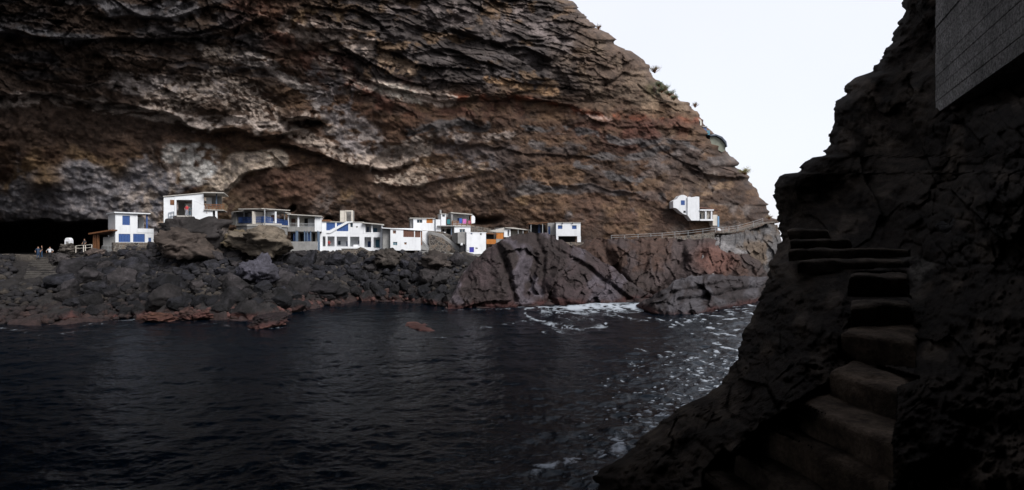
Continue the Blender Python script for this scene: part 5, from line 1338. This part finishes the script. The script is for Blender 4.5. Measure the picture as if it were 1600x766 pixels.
# painted sky glints: small bright flecks along the near rock, and a few scattered ones
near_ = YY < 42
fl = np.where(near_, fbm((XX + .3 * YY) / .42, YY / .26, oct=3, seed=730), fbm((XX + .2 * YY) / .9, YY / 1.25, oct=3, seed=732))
glint_reg = np.exp(-(polyd(pxw, pyw, [(1175, 475), (1150, 540), (1100, 600), (1010, 690)])[0] / 62) ** 2) * .30 + .012 * sstep(.1, .5, fbm(XX / 9, YY / 14, oct=2, seed=731)) * (pyw > 540)
foam_glint = np.maximum(foam_glint, sstep(.88 - glint_reg * 1.45, 1.15 - glint_reg * 1.45, fl) * .75 * (glint_reg > .02))
foam_glint = np.clip(foam_glint, 0, 1)
ZZ = ZZ + .06 * foam_glint
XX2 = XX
cw = np.repeat(foam_glint[..., None], 3, -1)
m_, nt, bs = new_mat('sea_water')
at = nt.nodes.new('ShaderNodeVertexColor'); at.layer_name = 'Col'
geo = nt.nodes.new('ShaderNodeNewGeometry')
mp = nt.nodes.new('ShaderNodeMapping'); mp.inputs['Scale'].default_value = (1, 1.4, 1); nt.links.new(geo.outputs['Position'], mp.inputs[0])
n1 = noise_node(nt, 3.4, 4, .6, mp.outputs[0]); n2 = noise_node(nt, 12, 3, .5, mp.outputs[0]); n3 = noise_node(nt, 3.5, 9, .75, geo.outputs['Position'])
sepc = nt.nodes.new('ShaderNodeSeparateColor'); nt.links.new(at.outputs[0], sepc.inputs[0])
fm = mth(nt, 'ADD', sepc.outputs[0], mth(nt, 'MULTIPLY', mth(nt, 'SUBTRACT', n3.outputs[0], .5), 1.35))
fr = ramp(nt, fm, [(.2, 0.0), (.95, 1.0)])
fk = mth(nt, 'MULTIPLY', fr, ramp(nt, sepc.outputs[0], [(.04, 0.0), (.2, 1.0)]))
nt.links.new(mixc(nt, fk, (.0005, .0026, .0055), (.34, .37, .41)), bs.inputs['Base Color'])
nt.links.new(mth(nt, 'ADD', .05, mth(nt, 'MULTIPLY', fk, .7)), bs.inputs['Roughness'])
bs.inputs['IOR'].default_value = 1.33; bs.inputs['Specular IOR Level'].default_value = .25; bs.inputs['Specular Tint'].default_value = (.72, .86, 1, 1)
bump(nt, bs, mth(nt, 'ADD', n1.outputs[0], mth(nt, 'MULTIPLY', n2.outputs[0], .22)), .8, .05)
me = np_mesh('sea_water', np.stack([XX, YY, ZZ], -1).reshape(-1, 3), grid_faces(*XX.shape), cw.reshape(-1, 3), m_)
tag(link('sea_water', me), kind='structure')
m2, nt2, b2 = new_mat('sea_floor'); b2.inputs['Base Color'].default_value = (.02, .018, .017, 1); b2.inputs['Roughness'].default_value = 1
me = np_mesh('ground', [(-7000, -7000, -4), (7000, -7000, -4), (7000, 7000, -4), (-7000, 7000, -4)], [(0, 1, 2, 3)], None, m2)
tag(link('ground', me), kind='structure')

# ------------------------------------------------------------------ camera, light, world
cam = bpy.data.cameras.new('camera'); co = bpy.data.objects.new('camera', cam); COL.objects.link(co)
cam.sensor_width = 36; cam.lens = 18.0; cam.clip_start = .1; cam.clip_end = 20000
co.location = (0, 0, H); co.rotation_euler = (math.radians(90), 0, 0); scene.camera = co
SUN_EL, SUN_AZ = math.radians(46), math.radians(136)      # azimuth clockwise from +Y
sd = Vector((math.sin(SUN_AZ) * math.cos(SUN_EL), math.cos(SUN_AZ) * math.cos(SUN_EL), math.sin(SUN_EL)))
sun = bpy.data.lights.new('sun', 'SUN'); sun.energy = 2.4; sun.angle = math.radians(28); sun.color = (1, .985, .96)
so = bpy.data.objects.new('sun', sun); COL.objects.link(so); so.rotation_euler = sd.to_track_quat('Z', 'Y').to_euler()
so.location = (60, -40, 90)
w = bpy.data.worlds.new('World'); scene.world = w; w.use_nodes = True
nt = w.node_tree; bg = nt.nodes['Background']
sky = nt.nodes.new('ShaderNodeTexSky'); sky.sky_type = 'NISHITA'; sky.sun_disc = False
sky.sun_elevation = SUN_EL; sky.sun_rotation = SUN_AZ; sky.altitude = 0; sky.air_density = 1.2; sky.dust_density = 3.0; sky.ozone_density = 1
# thin bright overcast over the Nishita sky
tc = nt.nodes.new('ShaderNodeTexCoord'); cl = noise_node(nt, 1.6, 4, .55, tc.outputs['Generated'])
veil = ramp(nt, cl.outputs[0], [(.3, (8.2, 8.7, 9.6)), (.7, (9.6, 9.8, 10.2))])
sc_ = mixc(nt, .62, sky.outputs[0], (9.4, 9.4, 10.2))
nt.links.new(mixc(nt, .25, sc_, veil), bg.inputs[0]); bg.inputs[1].default_value = .078
scene.view_settings.view_transform = 'Standard'; scene.view_settings.look = 'None'
scene.view_settings.exposure = 0.7; scene.view_settings.gamma = 1
scene.render.engine = 'CYCLES'; scene.cycles.max_bounces = 6; scene.cycles.diffuse_bounces = 3
scene.cycles.use_denoising = True
